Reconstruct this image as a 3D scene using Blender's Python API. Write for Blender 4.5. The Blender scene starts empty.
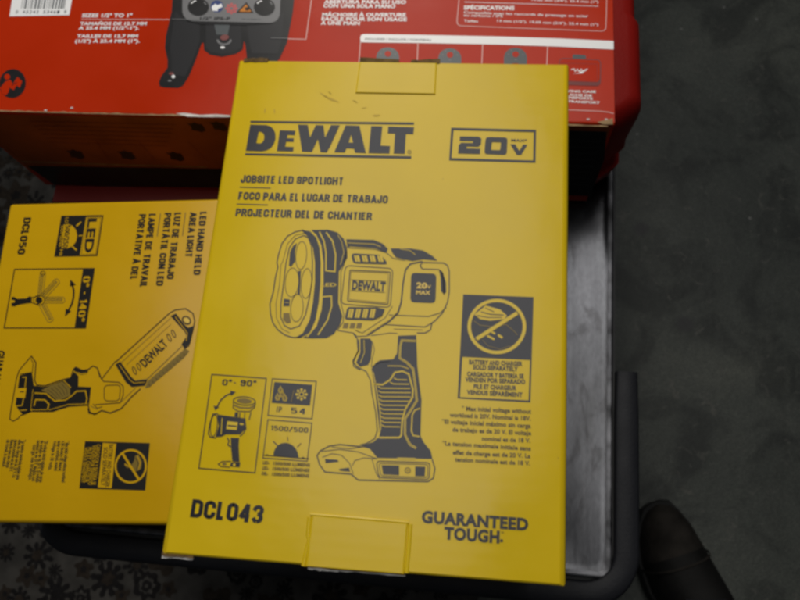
import bpy, bmesh, math, random
from mathutils import Vector, Matrix
from mathutils.geometry import tessellate_polygon
random.seed(7)
S = bpy.context.scene
COL = S.collection

# ------------------------------------------------------------------ camera
F = 740.0                                     # focal length in photo pixels (800 wide)
CX = Vector((0.99404089, 0.07163866, -0.08216206))    # image right in world axes
CY = Vector((0.04408285, -0.95352827, -0.29806129))   # image down
CZ = Vector((-0.09969656, 0.29266318, -0.95100413))   # viewing direction
CH = 0.95
CAM = Vector((0, 0, CH))
cam = bpy.data.cameras.new('camera')
co = bpy.data.objects.new('camera', cam); COL.objects.link(co)
co.matrix_world = Matrix(((CX.x, -CY.x, -CZ.x, 0), (CX.y, -CY.y, -CZ.y, 0), (CX.z, -CY.z, -CZ.z, CH), (0, 0, 0, 1)))
cam.sensor_width = 36; cam.lens = 36 * F / 800
cam.clip_start = 0.01; cam.clip_end = 60
cam.dof.use_dof = True; cam.dof.focus_distance = 0.43; cam.dof.aperture_fstop = 15
S.camera = co

# ------------------------------------------------------------------ light
W = bpy.data.worlds.new('World'); S.world = W; W.use_nodes = True
bg = W.node_tree.nodes['Background']
bg.inputs[0].default_value = (0.80, 0.88, 1.0, 1); bg.inputs[1].default_value = 0.05
def area(name, loc, target, sx, sy, power, color):
    l = bpy.data.lights.new(name, 'AREA'); l.shape = 'RECTANGLE'; l.size = sx; l.size_y = sy
    l.energy = power; l.color = color
    o = bpy.data.objects.new(name, l); COL.objects.link(o); o.location = loc
    o.rotation_euler = (Vector(target) - Vector(loc)).to_track_quat('-Z', 'Y').to_euler()
    return o
area('ceiling_lamp', (-0.22, 1.02, 2.75), (-0.22, 1.02001, 0.0), 1.56, 2.35, 33, (1.0, 0.98, 0.95)).data.shape = 'ELLIPSE'
sp = bpy.data.lights.new('added_falloff_spot', 'SPOT'); sp.energy = 312; sp.spot_size = math.radians(18.5); sp.spot_blend = 1.0; sp.shadow_soft_size = 0.22  # added spot without a known source; its soft cone shapes the brightness falloff
sp.color = (1.0, 0.95, 0.86)
so = bpy.data.objects.new('added_falloff_spot', sp); COL.objects.link(so); so.location = (-0.6, 3.2, 3.0)
so.rotation_euler = (Vector((-0.20, 0.31, 0.5)) - Vector(so.location)).to_track_quat('-Z', 'Y').to_euler()
S.view_settings.view_transform = 'Standard'; S.view_settings.look = 'None'
S.view_settings.exposure = 0.0; S.view_settings.gamma = 1.0
S.render.filter_size = 1.9
try: S.cycles.filter_width = 3.0
except Exception: pass

# ------------------------------------------------------------------ helpers
def hit(u, v, z):
    """point of the horizontal plane at height z seen at photo pixel (u, v)"""
    d = CX * (u - 400) + CY * (v - 300) + CZ * F
    return CAM + d * ((z - CH) / d.z)
def hit_y(u, v, y):
    d = CX * (u - 400) + CY * (v - 300) + CZ * F
    return CAM + d * (y / d.y)

def mat(name, color, rough=0.5, spec=0.5, metal=0.0, var=0.0, vscale=30, bump=0.0, bscale=200, detail=4, rvar=0.0, coat=0.0):
    m = bpy.data.materials.new(name); m.use_nodes = True
    nt = m.node_tree; b = nt.nodes['Principled BSDF']
    b.inputs['Base Color'].default_value = (*color, 1)
    b.inputs['Roughness'].default_value = rough
    b.inputs['Specular IOR Level'].default_value = spec
    b.inputs['Metallic'].default_value = metal
    b.inputs['Coat Weight'].default_value = coat
    tc = nt.nodes.new('ShaderNodeTexCoord')
    if var or rvar:
        n = nt.nodes.new('ShaderNodeTexNoise'); n.inputs['Scale'].default_value = vscale; n.inputs['Detail'].default_value = detail
        nt.links.new(tc.outputs['Object'], n.inputs['Vector'])
        if var:
            r = nt.nodes.new('ShaderNodeValToRGB')
            r.color_ramp.elements[0].position = 0.3; r.color_ramp.elements[1].position = 0.7
            r.color_ramp.elements[0].color = (*[c * (1 - var) for c in color], 1)
            r.color_ramp.elements[1].color = (*[min(1, c * (1 + var)) for c in color], 1)
            nt.links.new(n.outputs['Fac'], r.inputs['Fac']); nt.links.new(r.outputs['Color'], b.inputs['Base Color'])
        if rvar:
            mr = nt.nodes.new('ShaderNodeMapRange')
            mr.inputs['From Min'].default_value = 0.3; mr.inputs['From Max'].default_value = 0.7
            mr.inputs['To Min'].default_value = max(0.02, rough - rvar); mr.inputs['To Max'].default_value = min(1, rough + rvar)
            nt.links.new(n.outputs['Fac'], mr.inputs['Value']); nt.links.new(mr.outputs['Result'], b.inputs['Roughness'])
    if bump:
        n2 = nt.nodes.new('ShaderNodeTexNoise'); n2.inputs['Scale'].default_value = bscale; n2.inputs['Detail'].default_value = 3
        nt.links.new(tc.outputs['Object'], n2.inputs['Vector'])
        bp = nt.nodes.new('ShaderNodeBump'); bp.inputs['Strength'].default_value = bump; bp.inputs['Distance'].default_value = 0.001
        nt.links.new(n2.outputs['Fac'], bp.inputs['Height']); nt.links.new(bp.outputs['Normal'], b.inputs['Normal'])
    return m

def cardboard(name, color, rough, spec, flute=(0, 1, 0), var=0.05):
    """printed corrugated board: faint flute waves telegraphing through, uneven sheen"""
    m = mat(name, color, rough, spec, var=var, vscale=14, rvar=0.06)
    nt = m.node_tree; b = nt.nodes['Principled BSDF']
    tc = [n for n in nt.nodes if n.type == 'TEX_COORD'][0]
    w = nt.nodes.new('ShaderNodeTexWave'); w.wave_type = 'BANDS'; w.bands_direction = 'Y' if flute[1] else 'X'
    w.inputs['Scale'].default_value = 50; w.inputs['Distortion'].default_value = 0.6; w.inputs['Detail'].default_value = 1
    nt.links.new(tc.outputs['Object'], w.inputs['Vector'])
    n = nt.nodes.new('ShaderNodeTexNoise'); n.inputs['Scale'].default_value = 9; n.inputs['Detail'].default_value = 5
    nt.links.new(tc.outputs['Object'], n.inputs['Vector'])
    a = nt.nodes.new('ShaderNodeMath'); a.operation = 'MULTIPLY_ADD'; a.inputs[1].default_value = 30.0
    wm = nt.nodes.new('ShaderNodeMath'); wm.operation = 'MULTIPLY'; wm.inputs[1].default_value = 0.25
    nt.links.new(w.outputs['Fac'], wm.inputs[0])
    nt.links.new(n.outputs['Fac'], a.inputs[0]); nt.links.new(wm.outputs[0], a.inputs[2])
    bp = nt.nodes.new('ShaderNodeBump'); bp.inputs['Strength'].default_value = 0.3; bp.inputs['Distance'].default_value = 0.00012
    nt.links.new(a.outputs[0], bp.inputs['Height']); nt.links.new(bp.outputs['Normal'], b.inputs['Normal'])
    return m

M = {}
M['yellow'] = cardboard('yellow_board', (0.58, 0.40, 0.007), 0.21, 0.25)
M['yellow2'] = cardboard('yellow_board_dimmed', (0.49, 0.285, 0.003), 0.23, 0.22)  # darker yellow paints the weaker light on the smaller carton
M['ink'] = mat('dark_ink', (0.012, 0.012, 0.017), 0.22, 0.24)
M['ink2'] = mat('black_ink', (0.010, 0.009, 0.008), 0.30, 0.22)
M['midink'] = mat('half_tone_ink', (0.17, 0.115, 0.02), 0.30, 0.22)
M['fineink'] = mat('fine_print_ink', (0.085, 0.06, 0.018), 0.30, 0.22)
M['yel'] = mat('yellow_print', (0.58, 0.40, 0.007), 0.21, 0.25)
M['yel2'] = mat('yellow_print_dimmed', (0.49, 0.285, 0.003), 0.23, 0.22)  # same lowered yellow, light falloff put into the colour
M['lite'] = mat('pale_print', (0.62, 0.43, 0.08), 0.30, 0.22)
M['orange'] = mat('orange_print', (0.5, 0.16, 0.01), 0.30, 0.22)
M['red'] = cardboard('red_board', (0.40, 0.021, 0.002), 0.24, 0.13)
M['redp'] = mat('red_print', (0.40, 0.021, 0.002), 0.24, 0.13)
M['shade'] = mat('dim_picture_print', (0.045, 0.016, 0.008), 0.4, 0.2)
M['darkred'] = mat('dark_red_print_and_shade', (0.13, 0.008, 0.005), 0.5, 0.4)
M['white'] = mat('white_print', (0.74, 0.74, 0.74), 0.45, 0.5)
M['pinkline'] = mat('thin_white_print', (0.66, 0.42, 0.38), 0.45, 0.5)
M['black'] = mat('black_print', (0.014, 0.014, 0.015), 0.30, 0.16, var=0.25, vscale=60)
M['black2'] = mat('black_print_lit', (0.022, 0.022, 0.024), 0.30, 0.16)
M['grey'] = mat('grey_print', (0.16, 0.16, 0.165), 0.30, 0.22)
M['greyd'] = mat('dark_grey_print', (0.075, 0.085, 0.09), 0.30, 0.22)
M['blue'] = mat('blue_print', (0.03, 0.05, 0.17), 0.30, 0.22)
M['pink'] = mat('pale_red_print', (0.50, 0.10, 0.10), 0.30, 0.22)
M['amber'] = mat('amber_print', (0.50, 0.17, 0.015), 0.30, 0.22)
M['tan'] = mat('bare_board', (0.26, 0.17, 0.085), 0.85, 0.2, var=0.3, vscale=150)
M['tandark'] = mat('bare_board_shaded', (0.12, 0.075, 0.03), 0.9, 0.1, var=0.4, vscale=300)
M['pale'] = mat('torn_paper', (0.55, 0.53, 0.50), 0.85, 0.2, var=0.2, vscale=200)
M['case'] = mat('red_plastic', (0.17, 0.005, 0.003), 0.5, 0.09, bump=0.25, bscale=900, var=0.08, vscale=12)
M['rubber'] = mat('black_rubber', (0.008, 0.0085, 0.011), 0.62, 0.22, bump=0.2, bscale=500, rvar=0.1, vscale=20)
def worn_steel():
    m = bpy.data.materials.new('worn_steel'); m.use_nodes = True; nt = m.node_tree; b = nt.nodes['Principled BSDF']
    tc = nt.nodes.new('ShaderNodeTexCoord'); mp = nt.nodes.new('ShaderNodeMapping'); mp.inputs['Scale'].default_value = (1, 0.45, 1)
    nt.links.new(tc.outputs['Object'], mp.inputs['Vector'])
    def N(sc, det, dist=0.0, rough=0.6):
        n = nt.nodes.new('ShaderNodeTexNoise'); n.inputs['Scale'].default_value = sc; n.inputs['Detail'].default_value = det
        n.inputs['Roughness'].default_value = rough; n.inputs['Distortion'].default_value = dist
        nt.links.new(mp.outputs['Vector'], n.inputs['Vector']); return n.outputs['Fac']
    def ramp(f, a, b_, ca, cb):
        r = nt.nodes.new('ShaderNodeValToRGB'); e = r.color_ramp.elements
        e[0].position, e[1].position = a, b_; e[0].color = (*ca, 1); e[1].color = (*cb, 1); nt.links.new(f, r.inputs['Fac']); return r.outputs['Color']
    def mul(a, c, fac):
        x = nt.nodes.new('ShaderNodeMix'); x.data_type = 'RGBA'; x.blend_type = 'MULTIPLY'; x.inputs[0].default_value = fac
        nt.links.new(a, x.inputs[6]); nt.links.new(c, x.inputs[7]); return x.outputs[2]
    c = ramp(N(9, 7, .5, .6), .32, .68, (.034, .034, .035), (.072, .073, .078))
    c = mul(c, ramp(N(48, 6, 1.6), .34, .46, (.40, .38, .36), (1, 1, 1)), .5)
    m2 = nt.nodes.new('ShaderNodeMapping'); m2.inputs['Scale'].default_value = (330, 7, 1); m2.inputs['Rotation'].default_value = (0, 0, .08)
    nt.links.new(tc.outputs['Object'], m2.inputs['Vector']); n2 = nt.nodes.new('ShaderNodeTexNoise'); n2.inputs['Scale'].default_value = 1; n2.inputs['Detail'].default_value = 3
    nt.links.new(m2.outputs['Vector'], n2.inputs['Vector']); c = mul(c, ramp(n2.outputs['Fac'], .35, .62, (.84, .84, .85), (1.06, 1.06, 1.06)), .5)
    c = mul(c, ramp(N(420, 2), .35, .65, (.75, .75, .75), (1.1, 1.1, 1.1)), .5)
    nt.links.new(c, b.inputs['Base Color'])
    mr = nt.nodes.new('ShaderNodeMapRange'); mr.inputs['From Min'].default_value = .3; mr.inputs['From Max'].default_value = .7
    mr.inputs['To Min'].default_value = .15; mr.inputs['To Max'].default_value = .30
    nt.links.new(N(14, 7, .4), mr.inputs['Value']); nt.links.new(mr.outputs['Result'], b.inputs['Roughness'])
    b.inputs['Metallic'].default_value = 0.96
    bp = nt.nodes.new('ShaderNodeBump'); bp.inputs['Strength'].default_value = .07; bp.inputs['Distance'].default_value = .0012
    nt.links.new(N(38, 8, .5), bp.inputs['Height']); nt.links.new(bp.outputs['Normal'], b.inputs['Normal'])
    return m
M['steel'] = worn_steel()
M['rim'] = mat('rubbed_steel_rim', (0.075, 0.075, 0.08), 0.4, 0.4, metal=0.7, var=0.8, vscale=60, detail=6)
M['darksteel'] = mat('dark_steel', (0.02, 0.02, 0.02), 0.6, 0.3)
M['shoe'] = mat('black_leather', (0.004, 0.0038, 0.0035), 0.7, 0.12, var=0.3, vscale=60, bump=0.3, bscale=300)
M['toe'] = mat('paler_toe', (0.011, 0.0095, 0.008), 0.85, 0.1, var=0.5, vscale=50, bump=0.4, bscale=400)  # paler than the upper, from the tip back to the toe seam
M['sole'] = mat('shoe_sole', (0.006, 0.006, 0.006), 0.75, 0.2)

def link(name, me, m=None, parent=None):
    o = bpy.data.objects.new(name, me); COL.objects.link(o)
    if m is not None:
        for x in (m if isinstance(m, (list, tuple)) else [m]): me.materials.append(x)
    if parent is not None:
        o.parent = parent; o.matrix_parent_inverse = parent.matrix_world.inverted()
    return o
def empty(name, loc, label, cat, group=None):
    o = bpy.data.objects.new(name, None); COL.objects.link(o); o.location = loc
    o.matrix_world = Matrix.Translation(loc)
    o.empty_display_size = 0.05
    o['label'] = label; o['category'] = cat
    if group: o['group'] = group
    return o
def smooth(me, ang=35):
    bm = bmesh.new(); bm.from_mesh(me)
    for f in bm.faces: f.smooth = True
    for e in bm.edges:
        if len(e.link_faces) == 2 and e.calc_face_angle(0) > math.radians(ang): e.smooth = False
    bm.to_mesh(me); bm.free()

def box_bm(bm, x0, x1, y0, y1, z0, z1, bev=0.0, seg=3, M4=None):
    r = bmesh.ops.create_cube(bm, size=1)
    vs = r['verts']
    for v in vs:
        v.co = Vector(((x0 + x1) / 2 + v.co.x * (x1 - x0), (y0 + y1) / 2 + v.co.y * (y1 - y0), (z0 + z1) / 2 + v.co.z * (z1 - z0)))
    if bev:
        es = list({e for v in vs for e in v.link_edges})
        g = bmesh.ops.bevel(bm, geom=vs + es, offset=bev, segments=seg, profile=0.5, affect='EDGES')
        vs = list({v for f in g['faces'] for v in f.verts} | {v for v in vs if v.is_valid})
    if M4 is not None:
        for v in vs: v.co = M4 @ v.co
def boxo(name, dims, m, parent=None, bev=0.0, M4=None):
    bm = bmesh.new(); box_bm(bm, *dims, bev=bev, M4=M4)
    me = bpy.data.meshes.new(name); bm.to_mesh(me); bm.free()
    if bev: smooth(me)
    return link(name, me, m, parent)

def loft(rings, cap=True):
    bm = bmesh.new(); R = []
    for ring in rings: R.append([bm.verts.new(p) for p in ring])
    n = len(R[0])
    for a, b in zip(R, R[1:]):
        for i in range(n): bm.faces.new((a[i], a[(i + 1) % n], b[(i + 1) % n], b[i]))
    if cap:
        bm.faces.new(list(reversed(R[0]))); bm.faces.new(R[-1])
    bmesh.ops.recalc_face_normals(bm, faces=bm.faces)
    return bm
def bm_obj(name, bm, m, parent=None, ang=35):
    me = bpy.data.meshes.new(name); bm.to_mesh(me); bm.free(); smooth(me, ang)
    return link(name, me, m, parent)
def rrect(x0, x1, y0, y1, r, n=6):
    pts = []
    for cx, cy, a0 in ((x1 - r, y1 - r, 0), (x0 + r, y1 - r, 90), (x0 + r, y0 + r, 180), (x1 - r, y0 + r, 270)):
        for k in range(n + 1):
            a = math.radians(a0 + 90 * k / n); pts.append((cx + r * math.cos(a), cy + r * math.sin(a)))
    return pts

# ---- built-in letterforms, emboldened and stretched to a printed line
_tc = {}
def glyphs(s, bold, shear=0.0):
    k = (s, bold, shear)
    if k in _tc: return _tc[k]
    c = bpy.data.curves.new('lettering', 'FONT'); c.body = s; c.size = 1; c.offset = bold; c.resolution_u = 3
    c.shear = shear; c.space_character = 1 + max(0, bold - .02) * 2.2
    o = bpy.data.objects.new('lettering', c)
    dg = bpy.context.evaluated_depsgraph_get()
    me = bpy.data.meshes.new_from_object(o)
    V = [v.co.copy() for v in me.vertices]; P = [tuple(p.vertices) for p in me.polygons]
    bpy.data.objects.remove(o); bpy.data.curves.remove(c); bpy.data.meshes.remove(me)
    _tc[k] = (V, P); return V, P
_V, _ = glyphs('H', 0.0)
CAP = max(v.y for v in _V)

class Ink:
    """flat print on one face of a board; layers 0.1 mm apart"""
    def __init__(self, mapper, normal, base=0.00018):
        self.map, self.n, self.base = mapper, Vector(normal), base
        self.V, self.Fc, self.mi, self.mats = [], [], [], []
    def _m(self, m):
        m = M[m]
        if m not in self.mats: self.mats.append(m)
        return self.mats.index(m)
    def _put(self, P, lay): return [p + self.n * (self.base + 0.0001 * lay) for p in P]
    def _add(self, P, faces, m):
        o = len(self.V); self.V += P
        for f in faces:
            a, b, c = (P[f[0]], P[f[1]], P[f[2]])
            if (b - a).cross(c - a).dot(self.n) < 0: f = tuple(reversed(f))
            self.Fc.append(tuple(o + i for i in f)); self.mi.append(m)
    def poly(self, pts, m='ink', lay=0, holes=()):
        loops = [[self.map(*p) for p in pts]] + [[self.map(*p) for p in h] for h in holes]
        ax = max(range(3), key=lambda i: abs(self.n[i]))
        keep = [i for i in range(3) if i != ax]
        flat = [[Vector((p[keep[0]] * 100, p[keep[1]] * 100, 0)) for p in l] for l in loops]
        tri = tessellate_polygon(flat)
        P = [p for l in loops for p in l]
        self._add(self._put(P, lay), [tuple(t) for t in tri], self._m(m))
    def line(self, pts, w, m='ink', lay=0, closed=False):
        P = [self.map(*p) for p in pts]
        q = pts[0]; px = (self.map(q[0] + 1, q[1]) - self.map(*q)).length; hw = w * px / 2
        n = len(P); L, R = [], []
        for i in range(n):
            a = P[i - 1] if (i or closed) else None; b = P[(i + 1) % n] if (i < n - 1 or closed) else None
            d1 = (P[i] - a).normalized() if a is not None and (P[i] - a).length > 1e-9 else None
            d2 = (b - P[i]).normalized() if b is not None and (b - P[i]).length > 1e-9 else None
            d = (d1 + d2) if d1 is not None and d2 is not None else (d1 if d1 is not None else d2)
            if d.length < 0.3: d = d1
            d = d.normalized(); s = self.n.cross(d)
            k = 1.0
            if d1 is not None and d2 is not None: k = min(1.6, 1 / max(0.4, d.dot(d1)))
            L.append(P[i] + s * hw * k); R.append(P[i] - s * hw * k)
        V = self._put(L + R, lay); fs = []
        for i in range(n if closed else n - 1):
            j = (i + 1) % n; fs.append((i, j, n + j, n + i))
        self._add(V, fs, self._m(m))
    def ell(self, c, rx, ry, m='ink', lay=0, rot=0, n=28, a0=0, a1=360, ring=None):
        r = math.radians(rot); pts = []
        full = abs(a1 - a0) >= 360
        for k in range(n if full else n + 1):
            a = math.radians(a0 + (a1 - a0) * k / n); x, y = rx * math.cos(a), ry * math.sin(a)
            pts.append((c[0] + x * math.cos(r) - y * math.sin(r), c[1] + x * math.sin(r) + y * math.cos(r)))
        if ring: self.line(pts, ring, m, lay, closed=full)
        else: self.poly(pts, m, lay)
    def text(self, s, p0, p1, h, m='ink', lay=0, bold=0.02):
        V, P = glyphs(s, bold)
        x0 = min(v.x for v in V); x1 = max(v.x for v in V)
        A, B = self.map(*p0), self.map(*p1)
        d = B - A; wd = d.length; d = d / wd
        t = Vector((p1[0] - p0[0], p1[1] - p0[1])).normalized()
        U = self.map(p0[0] + h * t.y, p0[1] - h * t.x) - A
        up = self.n.cross(d)
        hh = abs(U.dot(up)); sh = 0
        Q = [A + d * ((v.x - x0) / (x1 - x0) * wd) + up * (v.y / CAP * hh) for v in V]
        self._add(self._put(Q, lay), P, self._m(m))
    def done(self, name, parent, label=None):
        me = bpy.data.meshes.new(name); me.from_pydata([tuple(v) for v in self.V], [], self.Fc); me.update()
        for p, i in zip(me.polygons, self.mi): p.material_index = i
        o = link(name, me, self.mats, parent)
        if label: o['label'] = label
        return o
# ---- condensed block letters drawn as strokes (the packaging's own grotesque)
def _q(cx, cy, rx, ry, a0, a1, n=5):
    return [(cx + rx * math.cos(math.radians(a0 + (a1 - a0) * k / n)), cy + ry * math.sin(math.radians(a0 + (a1 - a0) * k / n))) for k in range(n + 1)]
def _bowl(w, y0, y1, r=.2):
    """D-shaped stroke from the stem at the top, round, back to the stem at the bottom"""
    return [(0, y1)] + _q(w - r, y1 - r, r, r, 90, 0) + _q(w - r, y0 + r, r, r, 0, -90) + [(0, y0)]
def _ring(w, r=.22):
    return _q(w - r, 1 - r, r, r, 0, 90) + _q(r, 1 - r, r, r, 90, 180) + _q(r, r, r, r, 180, 270) + _q(w - r, r, r, r, 270, 360) + [(w, 1 - r)]
def _cee(w, r=.22):
    return [(w, .76)] + _q(w - r, 1 - r, r, r, 0, 90) + _q(r, 1 - r, r, r, 90, 180) + _q(r, r, r, r, 180, 270) + _q(w - r, r, r, r, 270, 360) + [(w, .24)]
def _ess(w, r=.2):
    return [(w, .74)] + _q(w - r, 1 - r, r, r, 0, 90) + _q(r, .76, r, .24, 90, 180) + _q(r, .72, r, .2, 180, 270)[1:] + _q(w - r, .28, r, .24, 90, 0) + _q(w - r, r, r, r, 0, -90) + _q(r, r, r, r, 270, 180) + [(0, .26)]
_w = .40
BLOCK = {
 'A': (.46, [[(0, 0), (.22, 1)], [(.24, 1), (.46, 0)], [(.09, .26), (.37, .26)]]), 'B': (_w, [[(0, 0), (0, 1)], _bowl(_w - .02, .52, 1, .2), _bowl(_w, 0, .52, .22)]),
 'C': (_w, [_cee(_w)]), 'D': (_w, [[(0, 0), (0, 1)], _bowl(_w, 0, 1, .22)]), 'E': (.32, [[(.32, 1), (0, 1), (0, 0), (.32, 0)], [(0, .52), (.28, .52)]]),
 'F': (.32, [[(.32, 1), (0, 1), (0, 0)], [(0, .50), (.27, .50)]]), 'G': (_w, [[(_w, .78)] + _cee(_w)[1:-1] + [(_w, .40)], [(_w, .40), (.24, .40)]]), 'H': (_w, [[(0, 0), (0, 1)], [(_w, 0), (_w, 1)], [(0, .52), (_w, .52)]]),
 'I': (.0, [[(0, 0), (0, 1)]]), 'J': (.32, [[(.32, 1)] + _q(.14, .18, .18, .18, 0, -90) + _q(.14, .18, .14, .18, 270, 180) + [(0, .32)]]), 'L': (.25, [[(0, 1), (0, 0), (.25, 0)]]),
 'M': (.54, [[(0, 0), (0, 1)], [(.02, 1), (.27, .2)], [(.27, .2), (.52, 1)], [(.54, 1), (.54, 0)]]), 'N': (.42, [[(0, 0), (0, 1)], [(.01, 1), (.41, 0)], [(.42, 0), (.42, 1)]]), 'O': (_w, [_ring(_w)]), '0': (_w - .02, [_ring(_w - .02)]),
 'P': (.38, [[(0, 0), (0, 1)], _bowl(.38, .42, 1, .22)]), 'R': (_w, [[(0, 0), (0, 1)], _bowl(.38, .48, 1, .22), [(.22, .48), (.40, 0)]]), 'S': (.38, [_ess(.38)]), 'T': (.40, [[(0, 1), (.40, 1)], [(.20, 1), (.20, 0)]]),
 'U': (_w, [[(0, 1)] + _q(.2, .2, .2, .2, 180, 360, 8) + [(_w, 1)]]), 'V': (.44, [[(0, 1), (.21, 0)], [(.23, 0), (.44, 1)]]), 'Z': (.36, [[(0, 1), (.36, 1)], [(.34, 1), (.02, 0)], [(0, 0), (.36, 0)]]),
 '1': (.16, [[(0, .84), (.16, 1), (.16, 0)]]), '3': (.36, [_q(.18, .78, .18, .22, 165, 0, 8) + _q(.16, .74, .2, .22, 0, -90)[1:], _q(.16, .26, .2, .26, 90, -90, 8) + _q(.17, .20, .17, .20, 270, 200)]),
 '4': (.40, [[(.30, 0), (.30, 1)], [(.26, 1), (0, .28)], [(0, .26), (.42, .26)]]), '5': (.38, [[(.36, 1), (.02, 1)], [(.02, 1), (.02, .58), (.16, .60)] + _q(.18, .30, .20, .30, 90, -90, 8) + _q(.18, .18, .18, .18, 270, 200)]),
 '9': (_w, [[(.02, .2)] + _q(.2, .2, .18, .2, 180, 360, 6) + [(_w, .8)] + _q(.2, .78, .2, .22, 0, 360, 14)]), '-': (.2, [[(0, .48), (.2, .48)]]), '/': (.3, [[(0, -.05), (.3, 1.05)]]), '°': (.2, [_q(.1, .88, .1, .12, 0, 360, 10)]), ' ': (.03, []),
}
for a_, b_ in (('Á', (.16, .32)), ('À', (.32, .16)), ('É', (.10, .26))):
    base_ = BLOCK['A' if a_ != 'É' else 'E']; BLOCK[a_] = (base_[0], base_[1] + [[(b_[0], 1.18), (b_[1], 1.36)] if a_ != 'À' else [(.16, 1.36), (.30, 1.18)]])
def block_text(ink, s, p0, p1, h, m='ink', lay=0, t=.215, gap=.10):
    """stroke lettering between two baseline pixels; t is stroke weight, h cap height in pixels"""
    A, B = ink.map(*p0), ink.map(*p1); d = B - A; wd = d.length; d = d / wd
    tt = Vector((p1[0] - p0[0], p1[1] - p0[1])).normalized()
    U = ink.map(p0[0] + h * tt.y, p0[1] - h * tt.x) - A; up = ink.n.cross(d); hh = abs(U.dot(up))
    adv = [BLOCK[c][0] for c in s]; gp = t + gap * .62
    total = sum(adv) + gp * (len(s) - 1) + t
    kx = wd / total; ky = hh * (1 - t); x = t / 2; hw = t * hh / 2; kw = kx * t / 2; z = 0
    for c, a in zip(s, adv):
        for st in BLOCK[c][1]:
            # strokes keep separate widths along and across the line, so thin the ribbon towards their mean
            P = [A + d * ((x + u) * kx) + up * (hw + v * ky) for u, v in st]
            P2 = [P[0]] + [q for p_, q in zip(P, P[1:]) if (q - p_).length > 1e-7]
            n = len(P2); L, Rr = [], []
            for i in range(n):
                d1 = (P2[i] - P2[i - 1]).normalized() if i else None; d2 = (P2[i + 1] - P2[i]).normalized() if i < n - 1 else None
                dd = d1 + d2 if d1 is not None and d2 is not None else (d1 if d1 is not None else d2)
                if dd.length < .3: dd = d1
                dd = dd.normalized(); sv = ink.n.cross(dd)
                k = min(1.7, 1 / max(.4, dd.dot(d1))) if d1 is not None and d2 is not None else 1
                f = abs(sv.dot(d)); wv = (kw * f + hw * (1 - f)) * k
                e = Vector((0, 0, 0))
                if n > 1 and st[0] != st[-1]:
                    if i == 0: e = dd * -hw * .98 * (abs(dd.dot(up)) > .8)
                    if i == n - 1: e = dd * hw * .98 * (abs(dd.dot(up)) > .8)
                L.append(P2[i] + sv * wv + e); Rr.append(P2[i] - sv * wv + e)
            z += 1
            V = [p + ink.n * (ink.base + .0001 * lay + .000012 * (z % 7)) for p in L + Rr]
            ink._add(V, [(i, i + 1, n + i + 1, n + i) for i in range(n - 1)], ink._m(m))
        x += a + gp
def Zm(ox, oy, s, *pts): return [(ox + x / s, oy + y / s) for x, y in pts]
def arc(c, r, a0, a1, n=10, ry=None):
    ry = ry or r
    return [(c[0] + r * math.cos(math.radians(a0 + (a1 - a0) * k / n)), c[1] + ry * math.sin(math.radians(a0 + (a1 - a0) * k / n))) for k in range(n + 1)]
def rr(q, r=0.12, n=4):
    """rounded quadrilateral through four pixel corners"""
    out = []
    for i in range(4):
        p, a, b = Vector(q[i]), Vector(q[i - 1]), Vector(q[(i + 1) % 4])
        ra = min(r, (a - p).length / 2.1); rb = min(r, (b - p).length / 2.1)
        s = p + (a - p).normalized() * ra; e = p + (b - p).normalized() * rb
        for k in range(n + 1):
            t = k / n; v = s * (1 - t) ** 2 + p * 2 * t * (1 - t) + e * t * t
            out.append((v.x, v.y))
    return out

# ------------------------------------------------------------------ heights (metres above the floor)
ZB = CH - 0.386            # top face of the big yellow carton
ZD = CH - 0.581            # cart deck
ZR = CH - 0.456            # top of the red sleeve
ZS = CH - 0.470            # top of the smaller yellow carton

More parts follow.
